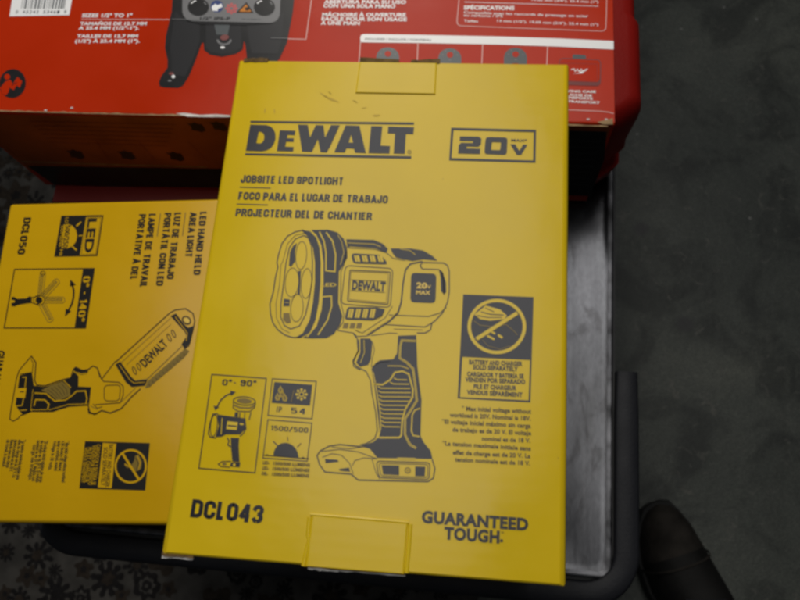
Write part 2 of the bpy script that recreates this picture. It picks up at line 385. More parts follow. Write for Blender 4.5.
# ================================================================== setting: floor
def make_floor():
    n = 2
    me = bpy.data.meshes.new('floor')
    me.from_pydata([(-5, -5, 0), (5, -5, 0), (5, 6, 0), (-5, 6, 0)], [], [(0, 1, 2, 3)])
    m = bpy.data.materials.new('sealed_concrete'); m.use_nodes = True; nt = m.node_tree; b = nt.nodes['Principled BSDF']
    tc = nt.nodes.new('ShaderNodeTexCoord')
    def noise(sc, det, rough=0.55, dist=0.0):
        t = nt.nodes.new('ShaderNodeTexNoise'); t.inputs['Scale'].default_value = sc; t.inputs['Detail'].default_value = det
        t.inputs['Roughness'].default_value = rough; t.inputs['Distortion'].default_value = dist
        nt.links.new(tc.outputs['Object'], t.inputs['Vector']); return t.outputs['Fac']
    def ramp(f, stops):
        r = nt.nodes.new('ShaderNodeValToRGB'); e = r.color_ramp.elements
        e[0].position, e[0].color = stops[0][0], (*stops[0][1], 1); e[1].position, e[1].color = stops[-1][0], (*stops[-1][1], 1)
        for p, c in stops[1:-1]:
            x = e.new(p); x.color = (*c, 1)
        nt.links.new(f, r.inputs['Fac']); return r.outputs['Color']
    def mix(a, c, fac, mode='MIX'):
        x = nt.nodes.new('ShaderNodeMix'); x.data_type = 'RGBA'; x.blend_type = mode
        if hasattr(fac, 'links'): nt.links.new(fac, x.inputs['Factor'])
        else: x.inputs['Factor'].default_value = fac
        for s, k in ((a, 6), (c, 7)):
            if hasattr(s, 'links'): nt.links.new(s, x.inputs[k])
            else: x.inputs[k].default_value = (*s, 1)
        return x.outputs[2]
    base = ramp(noise(3.2, 8, 0.62, 0.4), [(0.34, (0.025, 0.029, 0.025)), (0.52, (0.042, 0.0465, 0.040)), (0.68, (0.068, 0.072, 0.060))])
    blot = ramp(noise(11, 6, 0.6, 0.8), [(0.38, (0.34, 0.36, 0.36)), (0.53, (1.05, 1.05, 1.05))])
    c = mix(base, blot, 0.85, 'MULTIPLY')
    fine = ramp(noise(160, 3), [(0.3, (0.75, 0.75, 0.75)), (0.7, (1.15, 1.15, 1.12))])
    c = mix(c, fine, 0.6, 'MULTIPLY')
    scuff = ramp(noise(26, 9, 0.7, 2.5), [(0.58, (0, 0, 0)), (0.66, (1, 1, 1))])
    c = mix(c, (0.060, 0.060, 0.052), mix(scuff, (0.9, 0.9, 0.9), 1.0, 'MULTIPLY'))
    grit = ramp(noise(420, 2, 0.7), [(0.40, (0.55, 0.55, 0.55)), (0.62, (1.25, 1.25, 1.2))])
    c = mix(c, grit, 0.7, 'MULTIPLY')
    vo = nt.nodes.new('ShaderNodeTexVoronoi'); vo.inputs['Scale'].default_value = 23
    nt.links.new(tc.outputs['Object'], vo.inputs['Vector'])
    sp = ramp(vo.outputs['Distance'], [(0.035, (1, 1, 1)), (0.06, (0, 0, 0))])
    c = mix(c, (0.10, 0.10, 0.092), sp)
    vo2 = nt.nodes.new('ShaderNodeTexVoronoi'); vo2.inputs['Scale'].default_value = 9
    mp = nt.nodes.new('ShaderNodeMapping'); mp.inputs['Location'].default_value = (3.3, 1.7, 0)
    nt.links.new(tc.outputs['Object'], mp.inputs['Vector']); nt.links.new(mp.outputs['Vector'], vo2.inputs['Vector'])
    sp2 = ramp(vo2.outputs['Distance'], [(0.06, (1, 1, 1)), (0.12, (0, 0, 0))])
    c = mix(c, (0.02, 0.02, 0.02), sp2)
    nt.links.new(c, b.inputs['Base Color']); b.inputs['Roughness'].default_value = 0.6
    b.inputs['Specular IOR Level'].default_value = 0.35
    bp = nt.nodes.new('ShaderNodeBump'); bp.inputs['Strength'].default_value = 0.3; bp.inputs['Distance'].default_value = 0.002
    nt.links.new(noise(90, 6), bp.inputs['Height']); nt.links.new(bp.outputs['Normal'], b.inputs['Normal'])
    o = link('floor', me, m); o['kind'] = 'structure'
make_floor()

# dark floral rug lying on the floor at the left of the cart: the woven pattern is laid into its own mesh
def make_rug():
    z0 = 0.006
    ground = mat('rug_ground', (0.032, 0.030, 0.027), 0.95, 0.1, var=0.35, vscale=40, bump=0.6, bscale=700)
    dark = mat('rug_dark_yarn', (0.007, 0.0065, 0.0065), 0.95, 0.1, var=0.3, vscale=200)
    brown = mat('rug_brown_yarn', (0.016, 0.0125, 0.0095), 0.95, 0.1, var=0.3, vscale=150)
    grey = mat('rug_grey_yarn', (0.034, 0.032, 0.029), 0.95, 0.1, var=0.3, vscale=150)
    x0, x1, y0, y1 = -1.55, 0.02, -0.75, 1.35
    bm = bmesh.new(); box_bm(bm, x0, x1, y0, y1, 0.0005, z0, bev=0.002, seg=2)
    for f in bm.faces: f.material_index = 0
    lv = [0]
    def blob(cx, cy, fr, mi, lay, n=30):
        q_ = [random.uniform(.80, 1.2) for _ in range(n)]
        q_ = [(q_[k] + q_[k - 1]) / 2 for k in range(n)]
        vs = [bm.verts.new((cx + q_[k] * fr(a) * math.cos(a), cy + q_[k] * fr(a) * math.sin(a), z0 + 0.0003 * lay + lv[0] * 0.000002)) for k, a in ((k, 2 * math.pi * k / n) for k in range(n))]
        f = bm.faces.new(vs); f.material_index = mi; lv[0] = (lv[0] + 1) % 120
    def flower(cx, cy, r, kind):
        ph = random.random() * 6
        if kind == 0:
            blob(cx, cy, lambda a: r * (1 + .09 * math.cos(7 * a + ph)), 1, 1, 42)
            blob(cx, cy, lambda a: r * .6 * (1 + .15 * math.cos(7 * a + ph + .4)), 3, 2, 42)
            blob(cx, cy, lambda a: r * .42, 1, 3); blob(cx, cy, lambda a: r * .14, 3, 4, 10)
        elif kind == 1:
            blob(cx, cy, lambda a: r * 1.1 * (1 + .2 * math.cos(5 * a + ph)), 2, 1, 40)
            blob(cx, cy, lambda a: r * .38 * (1 + .2 * math.cos(5 * a + ph)), 1, 2, 30)
        else:
            for k in range(9):
                a = 2 * math.pi * k / 9 + ph; q = r * random.uniform(.5, .95)
                blob(cx + q * math.cos(a), cy + q * math.sin(a), lambda t, a=a: r * .30 * (1 + .5 * math.cos(2 * (t - a))), 1, 1, 16)
            blob(cx, cy, lambda a: r * .40 * (1 + .2 * math.cos(6 * a + ph)), 1 if random.random() < .5 else 2, 2, 24)
    P = []
    for _ in range(45000):
        x, y = random.uniform(x0 + .03, x1 - .03), random.uniform(y0 + .03, y1 - .03)
        if not (-1.0 < x and -0.3 < y < 0.9): continue
        r = random.choice((.008, .010, .013, .016, .019))
        if all((x - a) ** 2 + (y - b) ** 2 > (r + c) ** 2 * 0.92 for a, b, c in P):
            P.append((x, y, r))
        if len(P) > 1500: break
    for x, y, r in P: flower(x, y, r, random.choice((0, 1, 1, 1, 2, 2, 2, 2)))
    me = bpy.data.meshes.new('floral_rug'); bm.to_mesh(me); bm.free()
    o = link('floral_rug', me, [ground, dark, brown, grey])
    o['label'] = 'dark grey rug with black and brown flower pattern on the floor left of the cart'; o['category'] = 'rug'
make_rug()

# ================================================================== platform cart
def make_cart():
    root = empty('platform_cart', (-0.08, 0.2, 0), 'worn grey steel cart with black rubber corner bumper, under all the boxes', 'cart')
    rot = Matrix.Rotation(math.radians(-0.9), 4, 'Z')
    x0, x1, y0, y1 = -0.318, 0.1085, -0.0235, 0.86
    # deck with a slightly rolled edge
    rings = []
    for ins, z in ((0.003, ZD - 0.03), (0, ZD - 0.028), (0, ZD - 0.001), (0.0008, ZD), (0.0022, ZD), (0.0045, ZD - 0.0010), (0.009, ZD - 0.0015), (0.03, ZD - 0.0015)):
        rings.append([(*p, z) for p in rrect(x0 + ins, x1 - ins, y0 + ins, y1 - ins, 0.006)])
    bm = loft(rings); bm.transform(rot)
    for f in bm.faces:
        c = rot.inverted() @ f.calc_center_median()
        if c.z > ZD - .0010 and f.calc_area() < .01: f.material_index = 1
    bm_obj('deck', bm, [M['steel'], M['rim']], root, 50)
    bm = loft([[(*p, z) for p in rrect(x0 - .0022, x1 + .0022, y0 - .0022, y1 + .0022, 0.008)] for z in (ZD - 0.034, ZD - 0.004)])
    bm.transform(rot); bm_obj('edge_trim', bm, M['darksteel'], root)
    # U-shaped bumper round the two near corners, ends short along the sides
    t = 0.0092; r = 0.030
    xr, xl, yf, ye = x1 + 0.0105, x0 - 0.0105, y0 - 0.0115, 0.130
    path = [(xr, ye)] + [(xr, ye - (ye - yf - r) * k / 4) for k in range(1, 4)]
    path += [(xr - r + r * math.cos(a), yf + r - r * math.sin(a)) for a in (math.pi / 2 * k / 8 for k in range(9))]
    path += [(xl + (xr - xl - 2 * r) * (1 - k / 8) + r, yf) for k in range(1, 8)]
    path += [(xl + r - r * math.sin(a), yf + r - r * math.cos(a)) for a in (math.pi / 2 * k / 8 for k in range(9))]
    path += [(xl, yf + r + (ye - yf - r) * k / 4) for k in range(1, 5)]
    prof = [(-1, -.035), (1, -.035), (1.0, -.004), (.9, -.0012), (.7, .0003), (.1, .0008), (-.8, .0004), (-.95, -.0005), (-1, -.003)]
    rings = []
    for i, p in enumerate(path):
        a = Vector(path[max(0, i - 1)]); b = Vector(path[min(len(path) - 1, i + 1)])
        d = (b - a).normalized(); nrm = Vector((-d.y, d.x)) * -1
        nrm = Vector((-nrm.x, -nrm.y)) if (Vector(p) - Vector((-0.1, 0.15))).dot(nrm) < 0 else nrm
        k = 0.93 if i in (0, len(path) - 1) else 1.0
        rings.append([(p[0] + nrm.x * u * t * k, p[1] + nrm.y * u * t * k, ZD + 0.002 + w) for u, w in prof])
    bm = loft(rings); bm.transform(rot); bm_obj('bumper', bm, M['rubber'], root, 50)
    # frame rails and casters below
    bm = bmesh.new()
    for a, b in ((x0 + .03, x0 + .06), (x1 - .06, x1 - .03)): box_bm(bm, a, b, y0 + .03, y1 - .03, ZD - .07, ZD - .034, bev=.003)
    bm.transform(rot); bm_obj('underframe', bm, M['darksteel'], root)
    for cx in (x0 + .06, x1 - .06):
        for cy in (y0 + .09, y1 - .09):
            bm = bmesh.new()
            for s in (-1, 1): box_bm(bm, cx + s * .028 - .003, cx + s * .028 + .003, cy - .025, cy + .025, .06, ZD - .085, bev=.001)
            box_bm(bm, cx - .034, cx + .034, cy - .04, cy + .04, ZD - .086, ZD - .071, bev=.002)
            bm.transform(rot); cst = bm_obj('caster', bm, M['darksteel'], root)
            rings = []
            for x, rad in ((-.02, .05), (-.018, .064), (-.010, .07), (.010, .07), (.018, .064), (.02, .05)):
                rings.append([(cx + x, cy + rad * math.cos(q), .0705 + rad * math.sin(q)) for q in (2 * math.pi * k / 28 for k in range(28))])
            bm = loft(rings); bm.transform(rot); bm_obj('wheel', bm, M['rubber'], cst)
make_cart()

# ================================================================== red case in its printed sleeve
SX0, SX1 = hit_y(2, 148, hit(300, 118, ZR).y).x, hit(613.8, 60, ZR).x
SYF, SYB = hit(300, 118, ZR).y, 0.62
def make_case():
    root = empty('tool_case', (-0.08, 0.45, ZD), 'red plastic tool case sticking out of the right end of the printed sleeve', 'tool case')
    x1 = 0.1090; x0 = SX0 + 0.022; y0, y1 = SYF + 0.006, SYB - 0.006
    H = ZR - ZD - 0.004
    yb = hit(640, 42, ZR - .03).y                    # the lid steps outwards from here to the near corner
    plan = [(x0, y0), (x1 - .0155, y0), (x1 - .0125, y0 + .001), (x1 + .0005, y0 + .0115), (x1 + .0026, y0 + .0145), (x1 + .003, y0 + .018), (x1 + .003, yb - .004), (x1 + .0022, yb - .0015),
            (x1, yb + .001), (x1, y1 - .016), (x1 - .004, y1 - .006), (x1 - .015, y1), (x0, y1)]
    cx, cy = (x0 + x1) / 2, (y0 + y1) / 2
    def ring(ins, h):
        f = []
        for x, y in plan:
            f.append((x - math.copysign(ins, x - cx) if x > cx else x, y - math.copysign(min(ins, .005), y - cy), ZD + .0006 + h))
        return f
    def prof(levels, nm, mt): return bm_obj(nm, loft([ring(*l) for l in levels]), mt, root, 38)
    prof(((.013, 0), (.006, .003), (.003, .009), (.0005, .030), (-.0072, .036), (-.0085, .0500), (-.006, .0535)), 'base_shell', M['case'])
    prof(((.003, .0535), (.003, .0560)), 'seam_gasket', M['darksteel'])
    prof(((-.001, .0560), (.002, .066), (.0005, H - .022), (.0006, H - .012), (.0025, H - .005), (.007, H - .001), (.012, H)), 'lid_shell', M['case'])
    bm = bmesh.new(); box_bm(bm, x1 - .006, x1 + .0035, 0.42, 0.47, ZD + .035, ZD + .085, bev=.003)
    bm_obj('latch', bm, M['case'], root)
make_case()

def make_sleeve():
    root = empty('printed_sleeve', (-0.12, 0.45, ZD), 'large red cardboard sleeve printed with a black pressing jaw tool, behind the yellow boxes', 'cardboard sleeve')
    x0, x1, y0, y1, z0, z1, t = SX0, SX1, SYF, SYB, ZD + 0.0004, ZR, 0.0022
    # open-ended rectangular tube with softly creased long edges
    out = [(y0, z0), (y1, z0), (y1, z1), (y0, z1)]
    def loopc(ins, r):
        a, b, c, d = y0 + ins, y1 - ins, z0 + (0.0002 if ins else 0), z1 - ins
        return [(p[0], p[1]) for p in rrect(a, b, c, d, r, 5)]
    O = loopc(0, 0.0022); I = loopc(t, 0.0008)
    xs = [x0 + (x1 - x0) * k / 10 for k in range(11)]
    bm = bmesh.new()
    RO = [[bm.verts.new((x, *p)) for p in O] for x in xs]; RI = [[bm.verts.new((x, *p)) for p in I] for x in xs]
    n = len(O)
    for A, B in zip(RO, RO[1:]):
        for i in range(n): bm.faces.new((A[i], A[(i + 1) % n], B[(i + 1) % n], B[i])).material_index = 0
    for A, B in zip(RI, RI[1:]):
        for i in range(n): bm.faces.new((A[(i + 1) % n], A[i], B[i], B[(i + 1) % n])).material_index = 1
    for k in (0, -1):
        for i in range(n): bm.faces.new((RO[k][i], RO[k][(i + 1) % n], RI[k][(i + 1) % n], RI[k][i])).material_index = 1
    bmesh.ops.recalc_face_normals(bm, faces=bm.faces)
    bm_obj('board', bm, [M['red'], M['tan']], root, 30)

    top = lambda: Ink(lambda u, v: hit(u, v, ZR), (0, 0, 1))
    # --- worn front edge, bare board showing
    i = top()
    def edge_y(x): return 110 + (x / 614.0) * 15.4 + 1.0
    a, b = [], []
    x = -20
    while x <= 613:
        y = edge_y(x); a.append((x, y - random.choice((.4, .6, .9, 1.6)) * random.uniform(.4, 1))); b.append((x, y + .6)); x += random.uniform(3, 8)
    i.poly(a + b[::-1], 'tan', 1)
    i.poly([(176, 114.0), (184, 113.2), (200, 115.2), (216, 114.6), (230, 115.6), (230, 117.3), (205, 117.4), (188, 116.8)], 'pale', 3)
    for c in ((72, 108.2), (46, 110.6), (588, 119.5), (606, 119.6)):
        i.ell(c, 1.6, .8, 'pale', 3, n=8)
    i.poly([(597, 122.2), (604, 120.6), (612.6, 118.5), (613, 124.6), (604, 124.8)], 'tan', 2)
    i.done('worn_edge', root)
    # --- barcode label
    i = top()
    i.poly([(17, -30), (77.5, -30), (69.3, 15.3), (9.6, 16.4)], 'white', 0)
    x = 0.0; rb = random.Random(3)
    while x < 1:
        w = rb.choice((.012, .012, .024, .036)); 
        tx, bx = 26.5 + x * 44.5, 21.2 + x * 43
        i.poly([(tx, -26), (tx + w * 44, -26), (bx + w * 43, 8.6), (bx, 9.2)], 'greyd', 1); x += w + rb.choice((.014, .02, .034))
    for k, ch in enumerate('0 45242 53461 9'):
        if ch != ' ': i.text(ch, (15.5 + k * 3.45, 13.6), (17.9 + k * 3.45, 13.6), 3.0, 'greyd', 1, .01)
    i.done('barcode_label', root)
    # --- size lines at left
    i = top()
    z = lambda *p: Zm(60, 0, 8, *p)
    for s, x0_, x1_, y, h in (('SIZES 1/2" TO 1"', 175, 575, 138, 27), ('TAMAÑOS DE 12.7 MM', 160, 692, 202, 24), ('A 25.4 MM (1/2"-1").', 148, 632, 237, 24),
                        ('TAILLES DE 12.7 MM', 135, 622, 302, 24), ('(1/2") À 25.4 MM (1").', 120, 638, 341, 24)):
        (p, q) = z((x0_, y), (x1_, y)); i.text(s, p, q, h / 8, 'white', 0, .035)
    i.line([(81.5, 19.4), (140, 19.5), (172, 19.7)], .55, 'pinkline', 0)
    i.line([(172, 19.7), (199.5, 20)], .6, 'grey', 5)
    i.done('size_text', root)
    # --- read-the-manual symbol
    i = top(); z = lambda *p: Zm(0, 0, 5, *p)
    i.ell((12.6, 83.6), 13.2, 14.6, 'black', 0, rot=12, n=40)
    i.ell((7.4, 77), 2.9, 2.9, 'redp', 1)
    i.poly(z((28, 408), (52, 400), (66, 420), (88, 385), (112, 408), (100, 440), (84, 428), (70, 452), (48, 440), (44, 462), (30, 478), (12, 470), (2, 440)), 'redp', 1)
    i.line(z((60, 428), (86, 412)), .7, 'black', 2)
    i.done('manual_symbol', root)
    # --- big picture of the pressing jaw
    i = top(); z = lambda *p: Zm(140, 0, 5, *p)
    i.poly(z((175, -150), (165, -40), (158, 60), (130, 180), (125, 240), (138, 300), (138, 338), (108, 380), (95, 410), (99, 432), (120, 438), (190, 441), (214, 430), (245, 382), (275, 310), (310, 215),
             (318, 215), (320, 250), (350, 274), (410, 285), (480, 270), (514, 248), (520, 205), (527, 225), (535, 300), (548, 355), (580, 430), (610, 445), (680, 440), (695, 415), (672, 370), (668, 330), (700, 290), (735, 215), (765, 60), (775, -40), (775, -150)), 'black', 0)
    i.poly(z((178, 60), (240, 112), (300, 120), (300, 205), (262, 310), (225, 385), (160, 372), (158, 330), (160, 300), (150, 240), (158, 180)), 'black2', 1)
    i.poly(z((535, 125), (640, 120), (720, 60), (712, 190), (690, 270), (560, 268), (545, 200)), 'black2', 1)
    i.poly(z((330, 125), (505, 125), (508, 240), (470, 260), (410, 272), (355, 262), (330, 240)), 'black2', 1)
    i.poly(z((372, 125), (450, 125), (440, 175), (384, 175)), 'greyd', 2)
    i.poly(rr(z((214, -90), (705, -90), (700, 118), (212, 106)), 12, 8), 'grey', 3)
    for cx in (293, 623):
        (c,) = z((cx, 38)); i.ell(c, 10.6, 8.8, 'black', 4, n=32)
        i.line([(c[0] + 8.4 * math.cos(a), c[1] + 6.6 * math.sin(a)) for a in (-2.6 + .25 * k for k in range(4))], 1.3, 'white', 5)
        i.line([(c[0] + 8.4 * math.cos(a), c[1] + 6.6 * math.sin(a)) for a in (-.85 + .25 * k for k in range(3))], 1.1, 'grey', 5)
    (c,) = z((386, 34)); i.ell(c, 6.3, 6.0, 'blue', 4)
    i.poly(z((360, 36), (378, 22), (390, 30), (408, 20), (414, 38), (392, 46), (390, 58), (364, 56)), 'white', 5)
    (c,) = z((459, 45)); i.poly([(c[0] + (5.6 + .9 * math.cos(8 * a)) * math.cos(a), c[1] + (4.9 + .9 * math.cos(8 * a)) * math.sin(a)) for a in (6.2832 * k / 48 for k in range(48))], 'pink', 4)
    i.ell(c, 1.8, 1.5, 'grey', 5); i.ell(c, 3.6, 3.1, 'grey', 5, ring=.5)
    i.poly(z((533, 12), (570, 68), (482, 66)), 'black', 4); i.poly(z((532, 24), (558, 62), (496, 61)), 'amber', 5)
    i.poly(z((525, 42), (545, 38), (548, 54), (530, 56)), 'black', 6)
    (p, q) = z((300, 101), (452, 102)); i.text('1/2" IPS-P', p, q, 2.6, 'black', 4, .03)
    (p, q) = z((508, 101), (605, 103)); i.text('49-16-2690 X', p, q, 1.2, 'greyd', 4, .01)
    (c,) = z((422, 200)); i.ell(c, 7.6, 5.6, 'grey', 3, a0=0, a1=180, n=16); i.ell(c, 5.4, 3.8, 'black', 4); (c,) = z((424, 190)); i.ell(c, 4.4, 2.8, 'darkred', 5, rot=-8)
    (c,) = z((414, 240)); i.ell(c, 2.3, 1.2, 'white', 5)
    (c,) = z((168, 385)); i.ell(c, 1.7, 1.7, 'white', 4); (c,) = z((150, 406)); i.ell(c, 1.8, 1.0, 'grey', 4)
    (c,) = z((158, 370)); i.ell(c, 2.6, 1.4, 'darkred', 3)
    i.line(z((240, 108), (300, 122), (520, 126), (660, 118)), .6, 'black', 4)
    i.done('jaw_picture', root)
    # --- callout and opening-jaw lines
    i = top(); z = lambda *p: Zm(300, 0, 6.667, *p)
    for s, p, q in (('ABERTURA PARA SU USO', (160, 23), (707, 26)), ('CON UNA SOLA MANO', (155, 50), (635, 54)), ('MÂCHOIRE À OUVERTURE', (148, 109), (705, 111)),
                    ('FACILE POUR SON USAGE', (143, 137), (712, 141)), ('À UNE MAIN', (138, 165), (398, 167)), ('QUICK OPEN JAW FOR', (166, -58), (640, -55))):
        (p, q) = z(p, q); i.text(s, p, q, 3.3, 'white', 0, .035)
    i.line([(306, 39.5), (308, 25), (311.5, 0), (314, -20)], .7, 'pinkline', 0)
    i.line([(288, 39), (306, 39.5)], .7, 'pinkline', 0); i.line([(271, 38.5), (288, 39)], .7, 'grey', 5)
    i.done('jaw_text', root)
    # --- specification box
    i = top(); z = lambda *p: Zm(450, 0, 4.706, *p)
    i.line(z((48, -60), (33, 100), (36, 114), (48, 122), (380, 135), (712, 147), (726, 144), (733, 134), (736, 60), (738, -60)), .6, 'pinkline')
    i.line(z((68, 10), (380, 19), (698, 30)), .55, 'white')
    for s, p, q, h, bd in (('SPÉCIFICATIONS', (65, 45), (303, 47), 3.6, .04), ('Compatible avec les raccords de pressage en acier', (65, 63), (650, 82), 2.2, .012), ('au carbone / IPS', (65, 77), (248, 82), 2.2, .012),
                       ('Tailles', (65, 103), (132, 106), 2.2, .012), ('13 mm (1/2"), 19.05 mm (3/4"), 25.4 mm (1")', (222, 103), (698, 122), 2.2, .012), ('19.05 mm (3/4"), 25.4 mm (1")', (385, 4), (698, 15), 2.2, .012)):
        (p, q) = z(p, q); i.text(s, p, q, h, 'white', 0, bd)
    i.done('specification_box', root)
    # --- contents strip
    i = top()
    i.poly([(360.4, 42.4), (360.4, 37.4), (361.2, 35.4), (363.6, 34.2), (420, 35), (500, 36.7), (560, 38.7), (613.6, 41.2), (613.6, 49.6), (560, 46.8), (500, 44.7), (420, 43.1)], 'white', 0)
    i.text('INCLUDES / INCLUYE / CONTENU', (365, 39.9), (431, 41.1), 1.7, 'greyd', 1, .02)
    i.line([(360.6, 41), (358.5, 70), (356, 110)], .7, 'pinkline', 0)
    for x, y in ((418, 42.8), (482.7, 44.4), (547.6, 46.6)): i.line([(x, y), (x - 2.6, y + 60)], .7, 'pinkline', 0)
    for cx, cy in ((387.8, 57), (449.8, 58), (515.4, 57.5)):
        i.poly([(cx - 11.5, cy + 16), (cx - 11.6, cy)] + arc((cx, cy), 11.4, 180, 360, 14, 9.6) + [(cx + 11.6, cy), (cx + 11, cy + 16), (cx + 4, cy + 16), (cx + 3, cy + 6), (cx - 3, cy + 6), (cx - 4, cy + 16)], 'greyd', 0)
        i.ell((cx + .2, cy - 3), 3.2, 2.9, 'redp', 1); i.ell((cx + .2, cy + 2.5), 1.6, .5, 'grey', 1, n=10)
        for dx, dy in ((-7, -3), (-4, -7), (4.5, -7), (7.5, -2.6)): i.ell((cx + dx, cy + dy), .7, .6, 'grey', 1, n=8)
    z = lambda *p: Zm(480, 0, 5, *p)
    i.poly(rr(z((462, 272), (530, 276), (530, 298), (462, 296)), 2), 'greyd', 0)
    i.poly(rr(z((395, 290), (606, 298), (604, 432), (390, 424)), 5), 'darkred', 1)
    i.poly(rr(z((399, 296), (600, 303), (598, 412), (395, 404)), 4), 'redp', 2)
    i.line(z((402, 318), (585, 322), (586, 402)), .4, 'darkred', 3)
    i.line(z((455, 350), (470, 346), (476, 360), (486, 348), (494, 358), (506, 348), (514, 356), (538, 347)), .9, 'white', 3)
    i.poly(z((462, 372), (500, 366), (494, 360), (536, 352), (512, 364), (518, 368)), 'white', 3)
    z = lambda *p: Zm(550, 80, 8.889, *p)
    for s, p, q in (('CARRYING CASE', (20, 106), (408, 116)), ('ESTUCHE DE', (70, 138), (372, 150)), ('TRANSPORTE', (70, 162), (380, 178)), ('MALLETTE DE TRANSPORT', (-160, 184), (442, 213))):
        (p, q) = z(p, q); i.text(s, p, q, 2.1, 'white', 1, .03)
    i.line(z((-200, 262), (165, 267), (440, 279), (520, 288), (565, 300)), .7, 'pinkline', 1)
    i.done('contents_strip', root)
    # --- near side panel print
    fr = Ink(lambda u, v: hit_y(u, v, SYF), (0, -1, 0))
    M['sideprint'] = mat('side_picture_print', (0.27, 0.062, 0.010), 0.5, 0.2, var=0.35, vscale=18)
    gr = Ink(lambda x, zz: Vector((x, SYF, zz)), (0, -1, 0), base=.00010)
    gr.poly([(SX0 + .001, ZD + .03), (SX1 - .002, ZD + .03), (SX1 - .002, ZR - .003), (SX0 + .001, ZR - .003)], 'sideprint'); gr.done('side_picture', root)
    fr.poly([(27, 165.6), (215, 168.5), (300, 169), (300, 192), (215, 188), (140, 186.6), (56, 186)], 'black', 0)
    fr.line([(21, 161.4), (60, 162.6), (120, 164.6), (207, 166.8)], 1.7, 'tan', 1)
    for cx, cy in ((75, 154), (126, 155), (175, 156.2), (196, 127), (218, 126)):
        fr.poly([(cx - 9, cy - 4), (cx - 5, cy - 3.4), (cx - 2, cy - 5), (cx + 2, cy - 3.2), (cx + 6, cy - 3), (cx + 10, cy + 3), (cx + 6, cy + 5), (cx + 1, cy + 3.4), (cx - 4, cy + 3), (cx - 5, cy - 1)], 'shade', 1)
    for k in range(6):
        fr.line([(30 + k * 4, 121 + k * 4.2), (120, 123 + k * 4.2), (176 - k * 2, 124.5 + k * 4.2)], .7, 'darkred', 1)
    for xa, xb in ((96, 110), (138, 156), (187, 208)): fr.line([(xa, 140), (xb, 161)], .5, 'darkred', 1)
    # black spec table on the right
    fr.poly([(430, 126), (607, 131.5), (606.5, 134), (604, 160), (590, 196), (430, 190)], 'black', 0)
    for k in range(8): fr.line([(520, 139 + k * 6.2), (575, 140.5 + k * 6.2), (600 - k * 1.5, 141.4 + k * 6.2)], .8, 'greyd', 1)
    fr.done('side_print', root)
    boxo('bottom_flap', (SX0 + .01, -0.165, SYF - .017, SYF - .0004, ZD + .0005, ZD + .0030), M['darkred'], root, bev=.0004)  # red board coloured darker to paint the shade it lies in
make_sleeve()

# ================================================================== cartons
def carton(root, corners, z, h, m, r=0.003):
    """board box: rounded folds along both long sides, square ends"""
    (a, b, c, d) = corners       # far-left, far-right, near-right, near-left on the top face
    ex = (b - a).normalized(); ey = (a - d).normalized()
    L = (b - a).length; D = (a - d).length
    prof = []
    for cx, cz, a0 in ((L - r, z - r, 0), (r, z - r, 90), (r, z - h + r, 180), (L - r, z - h + r, 270)):
        for k in range(7):
            q = math.radians(a0 + 90 * k / 6); prof.append((cx + r * math.cos(q), cz + r * math.sin(q)))
    rings = []
    for s, ins in ((0, .0008), (.0008, 0), (D * .25, 0), (D * .5, 0), (D * .75, 0), (D - .0008, 0), (D, .0008)):
        o = d + ey * s
        rings.append([(o.x + ex.x * max(ins, min(L - ins, x)), o.y + ex.y * max(ins, min(L - ins, x)), min(zz, z - ins) if ins else zz) for x, zz in prof])
    return bm_obj('board', loft(rings), m, root, 40)

